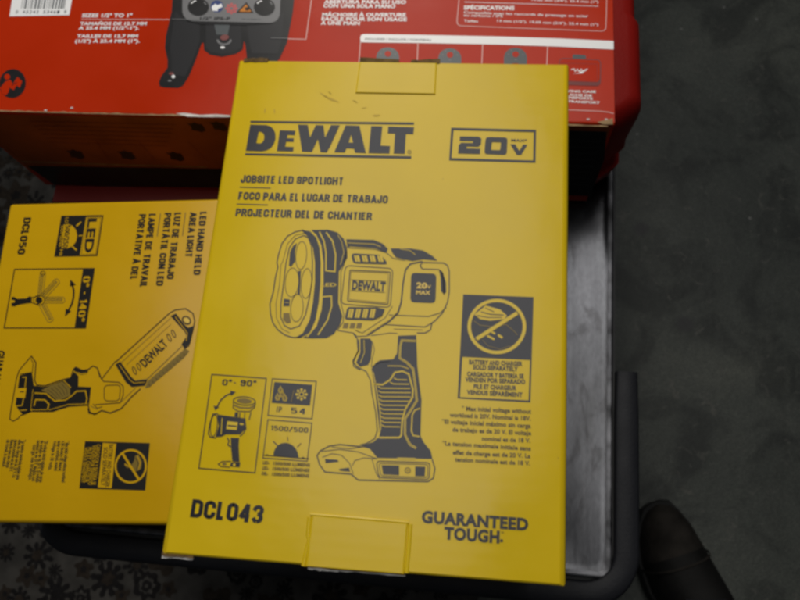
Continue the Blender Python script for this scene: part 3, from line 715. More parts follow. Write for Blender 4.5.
def make_spotlight_box():
    c = [hit(u, v, ZB) for u, v in ((238, 60), (569.5, 64), (566.5, 586), (160, 553))]
    x0 = (c[0].x + c[3].x) / 2; x1 = (c[1].x + c[2].x) / 2; y0 = (c[2].y + c[3].y) / 2; y1 = (c[0].y + c[1].y) / 2
    c = [Vector((x0, y1, ZB)), Vector((x1, y1, ZB)), Vector((x1, y0, ZB)), Vector((x0, y0, ZB))]
    root = empty('spotlight_box', ((x0 + x1) / 2, (y0 + y1) / 2, ZD), 'large yellow carton on top showing a printed spotlight, front and centre', 'product box')
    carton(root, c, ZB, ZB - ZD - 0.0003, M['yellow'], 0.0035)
    I = lambda: Ink(lambda u, v: hit(u, v, ZB), (0, 0, 1))
    # tuck tabs: creased board tongues, slightly proud
    def tab(q, nm):
        P = [hit(u, v, ZB) for u, v in q]
        rings = []
        for ins, dz in ((0, .00002), (.0001, .00055), (.0007, .00080)):
            cen = sum(P, Vector()) / 4
            rings.append([tuple(p + (cen - p).normalized() * ins * 1.4 + Vector((0, 0, dz))) for p in P])
        return bm_obj(nm, loft(rings), M['yellow'], root, 2)
    tab(((359.5, 62.6), (437, 63.6), (435.5, 94.6), (355.5, 93.2)), 'tuck_tab')
    tab(((312, 515.4), (408, 523.5), (404, 574.2), (306, 566.4)), 'tuck_tab')
    # crease shading is real geometry: shallow folded ridges beside the near tab
    def ridge(pts, w, hgt, nm='crease'):
        P = [hit(u, v, ZB) for u, v in pts]; rings = []
        for k, p in enumerate(P):
            d = (P[min(k + 1, len(P) - 1)] - P[max(k - 1, 0)]).normalized(); s = Vector((0, 0, 1)).cross(d)
            rings.append([tuple(p - s * w), tuple(p - s * w * .5 + Vector((0, 0, hgt))), tuple(p + s * w * .5 + Vector((0, 0, hgt))), tuple(p + s * w)])
        bm_obj(nm, loft(rings), M['yellow'], root, 80)
    ridge([(309.5, 517), (308, 535), (309.5, 541), (307, 548), (303.5, 566)], .0012, .0007)
    ridge([(310.5, 514.4), (360, 518.4), (409, 522.6)], .0010, .0008)
    ridge([(410.5, 524), (409, 545), (406.5, 573)], .0011, .0006)
    # corrugated flap edges that stick out, with dark strips painting gap shade
    def flap(xa, xb, ya, out, zt, m, far=True, drop=.0025, sl=0.0):
        A = hit(xa, ya, ZB).x; B = hit(xb, ya, ZB).x
        bm = bmesh.new()
        if far: box_bm(bm, A, B, y1 - .0015, y1 + out, ZB + zt - drop, ZB + zt)
        else: box_bm(bm, A, B, y0 - out, y0 + .001, ZB + zt - drop, ZB + zt)
        bmesh.ops.subdivide_edges(bm, edges=[e for e in bm.edges if abs(e.verts[0].co.x - e.verts[1].co.x) > .003], cuts=7)
        for v in bm.verts:
            t = (v.co.x - A) / (B - A)
            v.co.y += sl * (t - .5) + random.uniform(-.0003, .0003); v.co.z += random.uniform(-.0002, .0002)
        bm_obj('flap_edge_or_gap_shade', bm, m, root, 60)
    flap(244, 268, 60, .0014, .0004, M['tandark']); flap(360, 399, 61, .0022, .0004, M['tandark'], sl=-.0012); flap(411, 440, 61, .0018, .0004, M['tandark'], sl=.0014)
    flap(246, 262, 60, .0022, -.001, M['pale'])
    flap(161, 193, 556, .0013, -.0008, M['tandark'], far=False, drop=.0010); flap(306, 405, 570, .0011, -.0006, M['tandark'], far=False, drop=.0010)  # dark strips paint the shaded slit along the near edge
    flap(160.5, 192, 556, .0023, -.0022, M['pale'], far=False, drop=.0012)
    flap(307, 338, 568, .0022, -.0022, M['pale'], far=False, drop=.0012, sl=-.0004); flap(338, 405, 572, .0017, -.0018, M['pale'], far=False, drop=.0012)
    # --- logo
    i = I(); D1 = lambda *p: Zm(240, 120, 8.889, *p); D2 = lambda *p: Zm(330, 120, 8.889, *p)
    i.poly(D1((93, 8)) + D2((748, 23), (746, 43)) + D1((93, 25)))
    i.poly(D1((48, 295)) + D2((724, 322), (722, 346)) + D1((45, 313)))
    i.poly(D1((92, 42), (235, 46), (275, 60), (300, 85), (315, 120), (316, 170), (300, 215), (275, 250), (235, 272), (190, 280), (52, 275)),
           holes=[D1((168, 105), (188, 107), (208, 120), (217, 145), (214, 175), (200, 200), (180, 210), (146, 206))])
    i.poly(D1((355, 92), (493, 96), (487, 137), (424, 134), (418, 162), (480, 164), (476, 196), (412, 193), (402, 238), (478, 241), (472, 281), (328, 277)))
    i.poly(D1((515, 42), (603, 44), (623, 157), (674, 46), (742, 48), (756, 158)) + D2((10, 46), (88, 47), (0, 240), (-30, 290)) + D1((716, 287), (692, 172), (640, 285), (552, 282)))
    i.poly(D2((140, 48), (262, 52), (320, 296), (224, 292), (213, 256), (148, 253), (130, 290), (38, 288)), holes=[D2((188, 132), (205, 203), (166, 200))])
    i.poly(D2((366, 55), (466, 57), (450, 228), (535, 232), (528, 300), (342, 296)))
    i.poly(D2((518, 58), (748, 66), (741, 128), (676, 126), (665, 302), (566, 300), (578, 122), (514, 120)))
    i.ell(D2((706, 286))[0], 1.7, 1.8, 'ink', ring=.5); i.ell(D2((706, 286))[0], .6, .7, 'fineink')
    i.done('brand_logo', root)
    # --- voltage badge
    i = I(); z = lambda *p: Zm(420, 0, 3.333, *p)
    o = z((104, 426), (387, 433), (385, 543), (97, 535)); n = z((112, 434), (379, 441), (377, 535), (105, 527))
    i.poly(o, holes=[n])
    def slab(q, t=6):   # squared digit strokes
        i.line(z(*q), t, 'ink', 0)
    i.poly(z((133, 455), (196, 456), (205, 463), (203, 482), (195, 490), (156, 489), (155, 495), (201, 496), (200, 514), (127, 512), (129, 484), (137, 476), (176, 477), (177, 471), (132, 470)))
    i.poly(rr(z((219, 457), (292, 459), (289, 517), (214, 514)), 3.2), holes=[rr(z((240, 474), (270, 475), (267, 501), (237, 500)), 1)])
    i.poly(z((301, 481), (317, 481), (331, 503), (344, 482), (358, 483), (337, 517), (323, 517)))
    p, q = z((304, 472), (357, 474)); i.text('MAX*', p, q, 2.6, 'ink', 0, .02)
    i.done('voltage_badge', root)
    # --- title
    i = I(); z = lambda *p: Zm(220, 100, 3.333, *p)
    for s, p, q in (('JOBSITE LED SPOTLIGHT', (68, 276), (411, 284)), ('FOCO PARA EL LUGAR DE TRABAJO', (60, 332), (559, 345)), ('PROJECTEUR DEL DE CHANTIER', (51, 387), (506, 401))):
        p, q = z(p, q); block_text(i, s, p, q, 7.7, 'ink', 0)
    i.line(z((66, 291), (169, 294)), .9); i.line(z((56, 347), (160, 350)), .9)
    i.done('product_title', root)
    # --- spotlight illustration
    i = I(); z = lambda *p: Zm(250, 220, 4, *p)
    i.line(z((215, 40), (180, 48), (150, 65), (128, 95), (114, 140), (108, 170), (112, 188), (102, 230), (93, 290), (80, 335), (82, 375), (92, 412), (112, 440), (140, 460), (170, 470), (205, 470)), 1.1)
    i.poly(z((205, 40), (240, 45), (265, 70), (278, 110), (283, 170), (282, 250), (275, 330), (262, 400), (240, 450), (205, 470), (180, 472), (212, 452), (238, 402), (252, 330), (260, 250), (260, 170), (252, 112), (236, 72)), 'ink')
    i.poly(z((245, 40), (312, 39), (350, 50), (375, 75), (388, 110), (390, 150), (370, 185), (356, 205), (353, 330), (370, 385), (360, 420), (336, 456), (305, 473), (250, 474), (212, 472), (240, 452), (268, 418), (286, 350), (294, 260), (294, 170), (285, 100), (266, 60)), 'ink')
    i.line(z((278, 48), (296, 84), (304, 130), (304, 203), (340, 207), (343, 140), (331, 85), (305, 50)), 1.3, 'yel', 1)
    i.line(z((228, 468), (264, 425), (284, 360), (289, 308), (326, 305), (327, 345), (310, 402), (272, 460)), 1.3, 'yel', 1)
    i.line(z((352, 60), (368, 90), (376, 130), (362, 180)), .5, 'yel', 1)
    p, q = z((284, 266), (345, 266)); i.text('LED', p, q, 3.2, 'yel', 1, .02)
    lens = z((215, 62), (182, 76), (158, 110), (143, 180), (134, 260), (124, 335), (123, 388), (138, 422), (163, 436), (198, 424), (222, 380), (238, 310), (249, 240), (250, 165), (246, 104), (234, 72))
    i.line(lens, 1.0, 'ink', 0, closed=True)
    i.line(z((222, 52), (180, 62), (150, 96), (132, 165), (124, 180), (118, 260), (104, 335), (106, 392), (128, 436), (160, 452)), .5, 'ink', 0)
    for (cx, cy, rx, ry) in ((205, 142, 22, 56), (168, 250, 27, 58), (226, 254, 21, 60), (188, 352, 25, 55)):
        (c_,) = z((cx, cy)); i.ell(c_, rx / 4, ry / 4, 'ink', 0, rot=4, ring=.6)
    i.poly(z((188, 92), (180, 125), (181, 165), (164, 188), (156, 182), (160, 130), (172, 104)), 'ink')
    i.poly(z((136, 315), (160, 318), (158, 345), (134, 345)), 'ink'); i.poly(z((134, 372), (158, 372), (164, 410), (148, 415), (132, 398)), 'midink')
    i.poly(z((192, 205), (204, 202), (200, 298), (190, 296), (196, 250)), 'ink')
    i.line(z((140, 330), (156, 331)), .5, 'yel', 1)
    # body
    i.poly(z((385, 77), (495, 80), (530, 94), (552, 116), (546, 130), (502, 113), (400, 106), (390, 112)), 'ink')
    i.line(z((392, 92), (496, 97), (524, 108)), .6, 'yel', 1)
    i.poly(z((562, 114), (640, 114), (692, 122), (730, 144), (750, 163), (692, 158), (650, 165), (612, 157), (584, 150), (570, 132)), 'ink')
    i.line(z((600, 116), (640, 122), (662, 140)), .6, 'yel', 1)
    i.line(z((392, 112), (502, 117), (548, 132), (572, 154), (620, 162)), .7)
    i.line(z((388, 122), (375, 180), (364, 205), (362, 325), (376, 380), (372, 410), (350, 440)), .7)
    i.poly(rr(z((404, 133), (526, 140), (554, 178), (412, 174)), 4), 'ink')
    for k in range(4):
        x = 416 + k * 31; i.poly(z((x, 142), (x + 20, 143), (x + 26, 168), (x + 6, 167)), 'yel', 1); i.line(z((x + 8, 143), (x + 15, 167)), .4, 'ink', 2)
    i.line(rr(z((382, 182), (572, 194), (562, 350), (364, 336)), 5), .8, 'ink', 0, closed=True)
    i.line(rr(z((400, 200), (562, 208), (552, 338), (390, 324)), 1.5), .9, 'ink', 0, closed=True)
    i.line(rr(z((404, 206), (554, 213), (545, 331), (396, 318)), 1), .5, 'midink', 0, closed=True)
    p, q = z((407, 277), (541, 284)); i.text('DEWALT', p, q, 8.2, 'ink', 0, .05)
    i.line(z((404, 239), (544, 246)), .5); i.line(z((402, 283), (540, 290)), .5)
    i.poly(rr(z((390, 348), (520, 350), (500, 402), (378, 398)), 3), 'ink', 1)
    i.poly(z((512, 352), (540, 358), (528, 384), (498, 398)), 'ink', 4)
    for k in range(4):
        x = 398 + k * 29; i.poly(z((x, 356), (x + 18, 357), (x + 11, 392), (x - 8, 391)), 'yel', 2); i.line(z((x + 8, 357), (x, 391)), .4, 'ink', 3)
    for k in range(3): i.poly(z((376 + k * 27, 412), (396 + k * 27, 413), (390 + k * 27, 434), (370 + k * 27, 433)), 'midink')
    i.line(z((470, 462), (560, 404), (592, 372), (605, 330), (612, 255), (622, 200), (642, 176), (690, 166)), 1.6)
    i.line(z((468, 455), (556, 399), (588, 367), (601, 328), (608, 255), (618, 200)), .6, 'yel', 1)
    i.line(z((440, 450), (420, 440), (450, 452), (540, 392), (570, 345)), .6)
    i.line(z((350, 442), (414, 452), (428, 466), (470, 464)), .8)
    i.line(z((690, 170), (775, 172), (790, 182), (797, 205), (797, 288), (790, 330), (770, 372), (740, 404), (728, 412), (722, 440), (700, 452), (668, 452)), 1.1)
    i.line(z((690, 196), (755, 198), (768, 208), (774, 240), (776, 300)), .9); i.line(z((690, 170), (680, 183), (690, 196)), 1.1)
    i.poly(z((756, 200), (772, 210), (784, 250), (785, 290), (776, 296), (764, 286), (762, 230)), 'ink')
    i.poly(rr(z((645, 211), (746, 215), (742, 333), (641, 329)), 4.5), 'ink')
    p, q = z((665, 272), (708, 274)); i.text('20', p, q, 5.2, 'lite', 1, .05); p, q = z((709, 274), (724, 274)); i.text('V', p, q, 3, 'lite', 1, .03)
    p, q = z((664, 297), (722, 299)); i.text('MAX', p, q, 3.6, 'lite', 1, .04)
    i.line(z((556, 380), (715, 386), (760, 372), (786, 350)), .8); i.line(z((540, 418), (700, 428), (728, 412)), .9); i.line(z((575, 436), (690, 440)), .5)
    i.poly(z((441, 474), (480, 474), (490, 488), (484, 556), (472, 580), (440, 587), (425, 570), (441, 530)), 'ink')
    i.line(z((456, 480), (458, 530), (442, 572)), .6, 'yel', 1)
    i.line(z((414, 455), (434, 482), (435, 522), (412, 563), (415, 585), (442, 600)), 1.0)
    i.line(z((484, 462), (520, 458), (560, 452), (590, 454)), .7); i.line(z((492, 490), (498, 520), (488, 560), (486, 588)), .6); i.line(z((486, 588), (520, 570), (560, 566)), .6)
    # grip
    g = lambda *p: Zm(300, 340, 3.75, *p)
    i.poly(g((268, 108), (284, 86), (300, 76), (350, 72), (364, 50), (368, -16), (436, -18), (440, 95), (447, 160), (456, 225), (455, 250), (452, 360), (465, 385), (490, 415), (497, 446), (290, 442), (262, 408), (228, 398), (276, 382), (294, 365), (298, 335), (290, 262), (280, 180)), 'ink')
    i.line(g((215, 0), (218, 40), (200, 84), (213, 99), (248, 118), (264, 150), (270, 200), (284, 270), (290, 340), (280, 370), (250, 388), (225, 394)), 1.0)
    i.line(g((434, 4), (382, 2), (376, 24), (374, 68), (400, 84), (424, 108), (434, 180), (438, 228), (415, 265), (394, 295), (394, 355), (412, 392), (436, 406)), 2.0, 'yel', 1)
    i.line(g((434, 4), (382, 2), (376, 24), (374, 68), (400, 84), (424, 108), (434, 180), (438, 228), (415, 265), (394, 295), (394, 355), (412, 392), (436, 406)), .5, 'ink', 2)
    i.line(g((330, 97), (380, 98), (408, 108)), .8, 'yel', 1)
    i.line(g((272, 165), (310, 168), (338, 150), (356, 122), (384, 117), (408, 128), (424, 186), (422, 216), (396, 258), (384, 300), (380, 358), (372, 366), (298, 366)), 1.5, 'yel', 1)
    i.line(g((274, 120), (286, 180), (300, 265), (303, 330), (294, 368)), .9, 'yel', 1)
    for k in range(12):
        y = 142 + k * 16; xa = 352 if k < 1 else 338 if k < 2 else 292 + max(0, k - 2) * 1.5; xb = (402, 410, 414, 416, 416, 412, 404, 396, 388, 382, 378, 376)[k]
        i.line(g((xa, y), (xa + 12, y + 7), (xb, y + 8)), .9, 'yel', 1)
    i.line(g((450, 256), (430, 264), (421, 282), (418, 340), (424, 358), (448, 362)), 1.2, 'yel', 1)
    i.line(g((228, 400), (150, 392), (110, 398), (76, 416), (64, 434), (74, 468), (94, 495), (192, 503), (218, 525), (480, 531), (500, 518), (506, 482), (496, 448)), 1.2)
    i.line(g((84, 440), (120, 426), (156, 432), (186, 462), (200, 502)), .7); i.line(g((80, 418), (150, 410), (220, 420), (290, 446)), .7)
    i.line(g((196, 472), (206, 452), (240, 442), (288, 446)), .7); i.line(g((120, 402), (190, 408), (240, 400)), .6)
    i.poly(g((94, 446), (140, 449), (146, 456), (96, 462)), 'ink'); i.poly(g((146, 484), (184, 478), (188, 494), (150, 490)), 'ink')
    i.line(g((270, 446), (286, 500), (300, 522)), .7)
    i.line(rr(g((286, 454), (488, 460), (484, 524), (296, 516)), 4), 1.0, 'ink', 0, closed=True)
    i.line(rr(g((296, 462), (480, 467), (478, 516), (304, 510)), 3), .7, 'ink', 0, closed=True)
    i.poly(g((306, 469), (372, 471), (372, 507), (312, 504)), 'ink'); i.poly(g((432, 474), (470, 475), (468, 511), (432, 510)), 'ink')
    i.ell(g((404, 489))[0], 2.6, 2.6, 'midink', 0, ring=1.1); i.ell(g((404, 489))[0], .9, .9, 'midink', 0)
    i.line(g((365, 444), (434, 446)), 1.6, 'yel', 1)
    i.done('tool_illustration', root)
    # --- tilt diagram
    i = I(); z = lambda *p: Zm(180, 360, 5, *p)
    i.line(z((160, 72), (432, 92), (375, 564), (95, 541)), 1.0, 'ink', 0, closed=True)
    p, q = z((210, 126), (382, 133)); block_text(i, '0°- 90°', p, q, 6.0, 'ink', 0, .17, .14)
    i.line(z((258, 166), (230, 178), (205, 200), (186, 234)), 1.4); i.poly(z((280, 160), (252, 153), (256, 180))); i.poly(z((176, 252), (168, 228), (196, 236)))
    i.poly(z((186, 272), (240, 280), (328, 292), (332, 340), (300, 372), (230, 372), (206, 384), (178, 385), (194, 330)), 'ink')
    i.line(z((190, 268), (165, 270), (150, 320), (142, 368), (152, 386), (180, 390)), 1.0); i.ell(z((170, 328))[0], 3.4, 11, 'ink', rot=6, ring=.8)
    i.poly(z((238, 306), (290, 312), (284, 350), (232, 346)), 'yel', 1); i.line(z((240, 328), (284, 332)), 1.4, 'ink', 2)
    i.line(z((212, 290), (206, 372)), .8, 'yel', 1); i.line(z((300, 320), (318, 322)), 1.6, 'yel', 1)
    i.ell(z((322, 205))[0], 11, 4.2, 'ink', ring=.9, rot=4); i.ell(z((322, 205))[0], 7.5, 2.6, 'midink', rot=4)
    i.line(z((268, 206), (266, 240), (290, 256), (350, 258), (374, 236), (378, 212)), .9); i.line(z((270, 226), (300, 238), (350, 240), (376, 226)), 1.6, 'midink')
    i.poly(z((276, 260), (292, 262), (290, 286), (272, 282)), 'ink'); i.line(z((300, 262), (298, 290)), 1.0, 'ink'); i.line(z((325, 262), (322, 292)), 1.0, 'midink'); i.line(z((355, 262), (346, 300)), 1.0, 'ink')
    i.line(z((332, 340), (318, 366), (300, 382)), 1.0)
    i.poly(z((254, 388), (296, 390), (294, 430), (298, 510), (262, 508), (256, 440)), 'ink'); i.line(z((236, 388), (246, 404), (240, 424), (254, 434)), 1.2)
    i.poly(z((256, 512), (302, 512), (298, 536), (250, 532)), 'ink'); i.line(z((256, 506), (210, 508), (192, 520), (204, 532), (250, 536)), .9); i.ell(z((222, 520))[0], 2.2, 1.3, 'midink'); i.ell(z((272, 524))[0], 1.4, 1.4, 'yel', 1)
    i.done('tilt_diagram', root)
    # --- ingress badge
    i = I()
    i.line(z((462, 94), (682, 107), (660, 294), (440, 277)), .9, 'ink', 0, closed=True)
    i.poly(z((472, 110), (662, 124), (650, 228), (458, 214)), 'ink')
    for cx, cy in ((505, 150), (490, 186), (526, 190), (512, 170)):
        i.poly(z((cx - 2, cy - 18), (cx + 10, cy + 2), (cx + 6, cy + 14), (cx - 8, cy + 13), (cx - 12, cy + 2)), 'midink', 1); i.line(z((cx - 2, cy - 18), (cx + 10, cy + 2), (cx + 6, cy + 14), (cx - 8, cy + 13), (cx - 12, cy + 2)), .6, 'yel', 2, closed=True)
    i.line(z((570, 150), (556, 210)), .8, 'midink', 1)
    for k in range(8):
        a = k * .785; i.ell(z((608 + 24 * math.cos(a), 172 + 24 * math.sin(a)))[0], 1.3, 1.3, 'yel', 1, n=10)
    i.ell(z((608, 172))[0], 2.3, 2.3, 'yel', 1, ring=1.0)
    p, q = z((482, 260), (508, 262)); block_text(i, 'IP', p, q, 5.6, 'ink', 0, .16, .34); p, q = z((552, 266), (628, 272)); block_text(i, '54', p, q, 5.8, 'ink', 0, .14, .2)
    i.done('ingress_badge', root)
    # --- lumen badge
    i = I()
    i.line(z((440, 298), (660, 316), (636, 506), (415, 490)), .9, 'ink', 0, closed=True)
    p, q = z((452, 352), (640, 364)); block_text(i, '1500/500', p, q, 5.0, 'ink', 0, .15, .16)
    c0 = Vector(z((530, 484))[0])
    i.poly([(c0.x - 12.6, c0.y - 1.2)] + [(c0.x + 12.6 * math.cos(a), c0.y - 14.0 * math.sin(a) + .07 * 12 * math.cos(a)) for a in (math.pi * (1 - k / 16) for k in range(17))], 'ink')
    i.line(z((420, 476), (645, 494)), .9)
    i.line(z((466, 406), (488, 428)), 1.1); i.line(z((538, 384), (540, 404)), 1.1, 'midink'); i.line(z((606, 416), (586, 436)), 1.1, 'midink')
    i.poly(z((420, 478), (436, 470), (450, 480)), 'ink'); i.poly(z((600, 492), (616, 484), (632, 494)), 'ink')
    for k, (s, t) in enumerate((('LED-', '1500/500 LUMENS'), ('LED-', '1500/500 LÚMENES'), ('DEL-', '1500/500 LUMENS'))):
        p, q = z((414 - k * 3, 520 + k * 27), (446 - k * 3, 523 + k * 27)); i.text(s, p, q, 3.1, 'fineink', 0, .04)
        p, q = z((466 - k * 3, 524 + k * 27), (650 - k * 2, 533 + k * 27)); i.text(t, p, q, 3.1, 'fineink', 0, .04)
    i.done('lumen_badge', root)
    # --- battery notice
    i = I(); z = lambda *p: Zm(440, 280, 5, *p)
    i.poly(z((116, 72), (468, 86), (452, 612), (88, 592)), holes=[z((112, 384), (450, 400), (443, 602), (100, 586))])
    cc = z((284, 233))[0]
    i.ell(cc, 27.6, 26.0, 'yel', 1, n=48, ring=3.4)
    i.line(z((182, 296), (386, 166)), 3.8, 'yel', 3)
    i.poly(z((172, 172), (215, 140), (226, 128), (300, 148), (334, 178), (322, 196), (250, 204), (200, 196)), 'yel', 1)
    i.line(z((205, 160), (250, 172), (318, 176)), 1.0, 'ink', 2); i.line(z((186, 178), (240, 188), (310, 188)), .8, 'ink', 2); i.line(z((226, 140), (270, 160)), .8, 'ink', 2)
    i.line(z((170, 205), (200, 226), (262, 234), (330, 222), (376, 262), (386, 276)), .8, 'midink', 1)
    i.line(z((236, 278), (272, 298)), 2.0, 'yel', 1); i.line(z((256, 258), (276, 270)), 2.0, 'yel', 1); i.line(z((290, 274), (312, 290)), 2.2, 'yel', 1)
    i.line(z((212, 300), (240, 330), (300, 346), (350, 330)), .6, 'midink', 1)
    for s, p, q in (('BATTERY AND CHARGER', (145, 420), (412, 430)), ('SOLD SEPARATELY', (165, 446), (390, 456)), ('CARGADOR Y BATERÍA SE', (135, 480), (418, 492)), ('VENDEN POR SEPARADO', (126, 508), (426, 520)), ('PILE ET CHARGEUR', (168, 542), (382, 551)), ('VENDUS SÉPARÉMENT', (134, 571), (412, 585))):
        p, q = z(p, q); i.text(s, p, q, 4.1, 'ink', 0, .045)
    i.done('battery_notice', root)
    # --- footnote
    i = I(); z = lambda *p: Zm(430, 380, 5.714, *p)
    for s, p, q in (('* Max initial voltage without', (180, 174), (578, 192)), ('workload is 20V. Nominal is 18V.', (112, 210), (576, 232)), ('*El voltaje inicial máximo sin carga', (66, 248), (576, 274)), ('de trabajo es de 20 V. El voltaje', (128, 294), (578, 316)), ('nominal es de 18 V.', (296, 346), (574, 358)),
                    ('*La tension maximale initiale sans', (68, 372), (576, 404)), ('effet de charge est de 20 V. La', (130, 425), (574, 446)), ('tension nominale est de 18 V.', (142, 465), (572, 488))):
        p, q = z(p, q); i.text(s, p, q, 4.2, 'fineink', 0, .035)
    i.done('voltage_footnote', root)
    i = I(); z = lambda *p: Zm(150, 460, 3.333, *p)
    p, q = z((133, 190), (374, 213)); block_text(i, 'DCL043', p, q, 18.2, 'ink', 0, .205); i.done('model_number', root)
    i = I(); z = lambda *p: Zm(380, 460, 3.333, *p)
    p, q = z((138, 207), (494, 234)); i.text('GUARANTEED', p, q, 11.0, 'ink', 0, .05); p, q = z((213, 262), (398, 276)); i.text('TOUGH', p, q, 11.2, 'ink', 0, .05)
    i.ell(z((405, 269))[0], 1.6, 1.6, 'ink'); p, q = z((402, 244), (412, 245)); i.text('TM', p, q, 1.6, 'ink', 0, .01)
    i.done('slogan', root)
    # --- handling scuffs below the far tab
    z = lambda *p: Zm(220, 0, 3.333, *p); M['scuff'] = mat('grime', (0.24, 0.155, 0.02), 0.6, 0.25); M['scuff2'] = mat('faint_grime', (0.44, 0.29, 0.012), 0.5, 0.25)
    def smear(c, rx, ry, rot, m, lay=0):
        i = I(); pts = []
        for k in range(22):
            a = 6.2832 * k / 22; q = random.uniform(.55, 1.1); x, y = rx * q * math.cos(a), ry * q * math.sin(a); r_ = math.radians(rot)
            pts.append((c[0] + x * math.cos(r_) - y * math.sin(r_), c[1] + x * math.sin(r_) + y * math.cos(r_)))
        i.poly(pts, m, lay); i.done('scuff_mark', root)
    for (x, y), rx, ry, ro in (((372, 331), 9, 1.1, 22), ((346, 318), 5, .7, 35), ((150, 370), .8, 3, 5), ((182, 372), .8, 3, -5), ((520, 385), 4, 1.0, 0), ((480, 360), 3, .5, -10)): smear(z((x, y))[0], rx, ry, ro, 'scuff2')
    smear((355, 101.5), 3.4, .35, 25, 'scuff', 2); smear((330, 93), 2.4, .3, 40, 'scuff', 2); smear((443, 179), .5, .5, 0, 'scuff', 1); smear((558, 458), .6, .5, 0, 'scuff', 1)
make_spotlight_box()

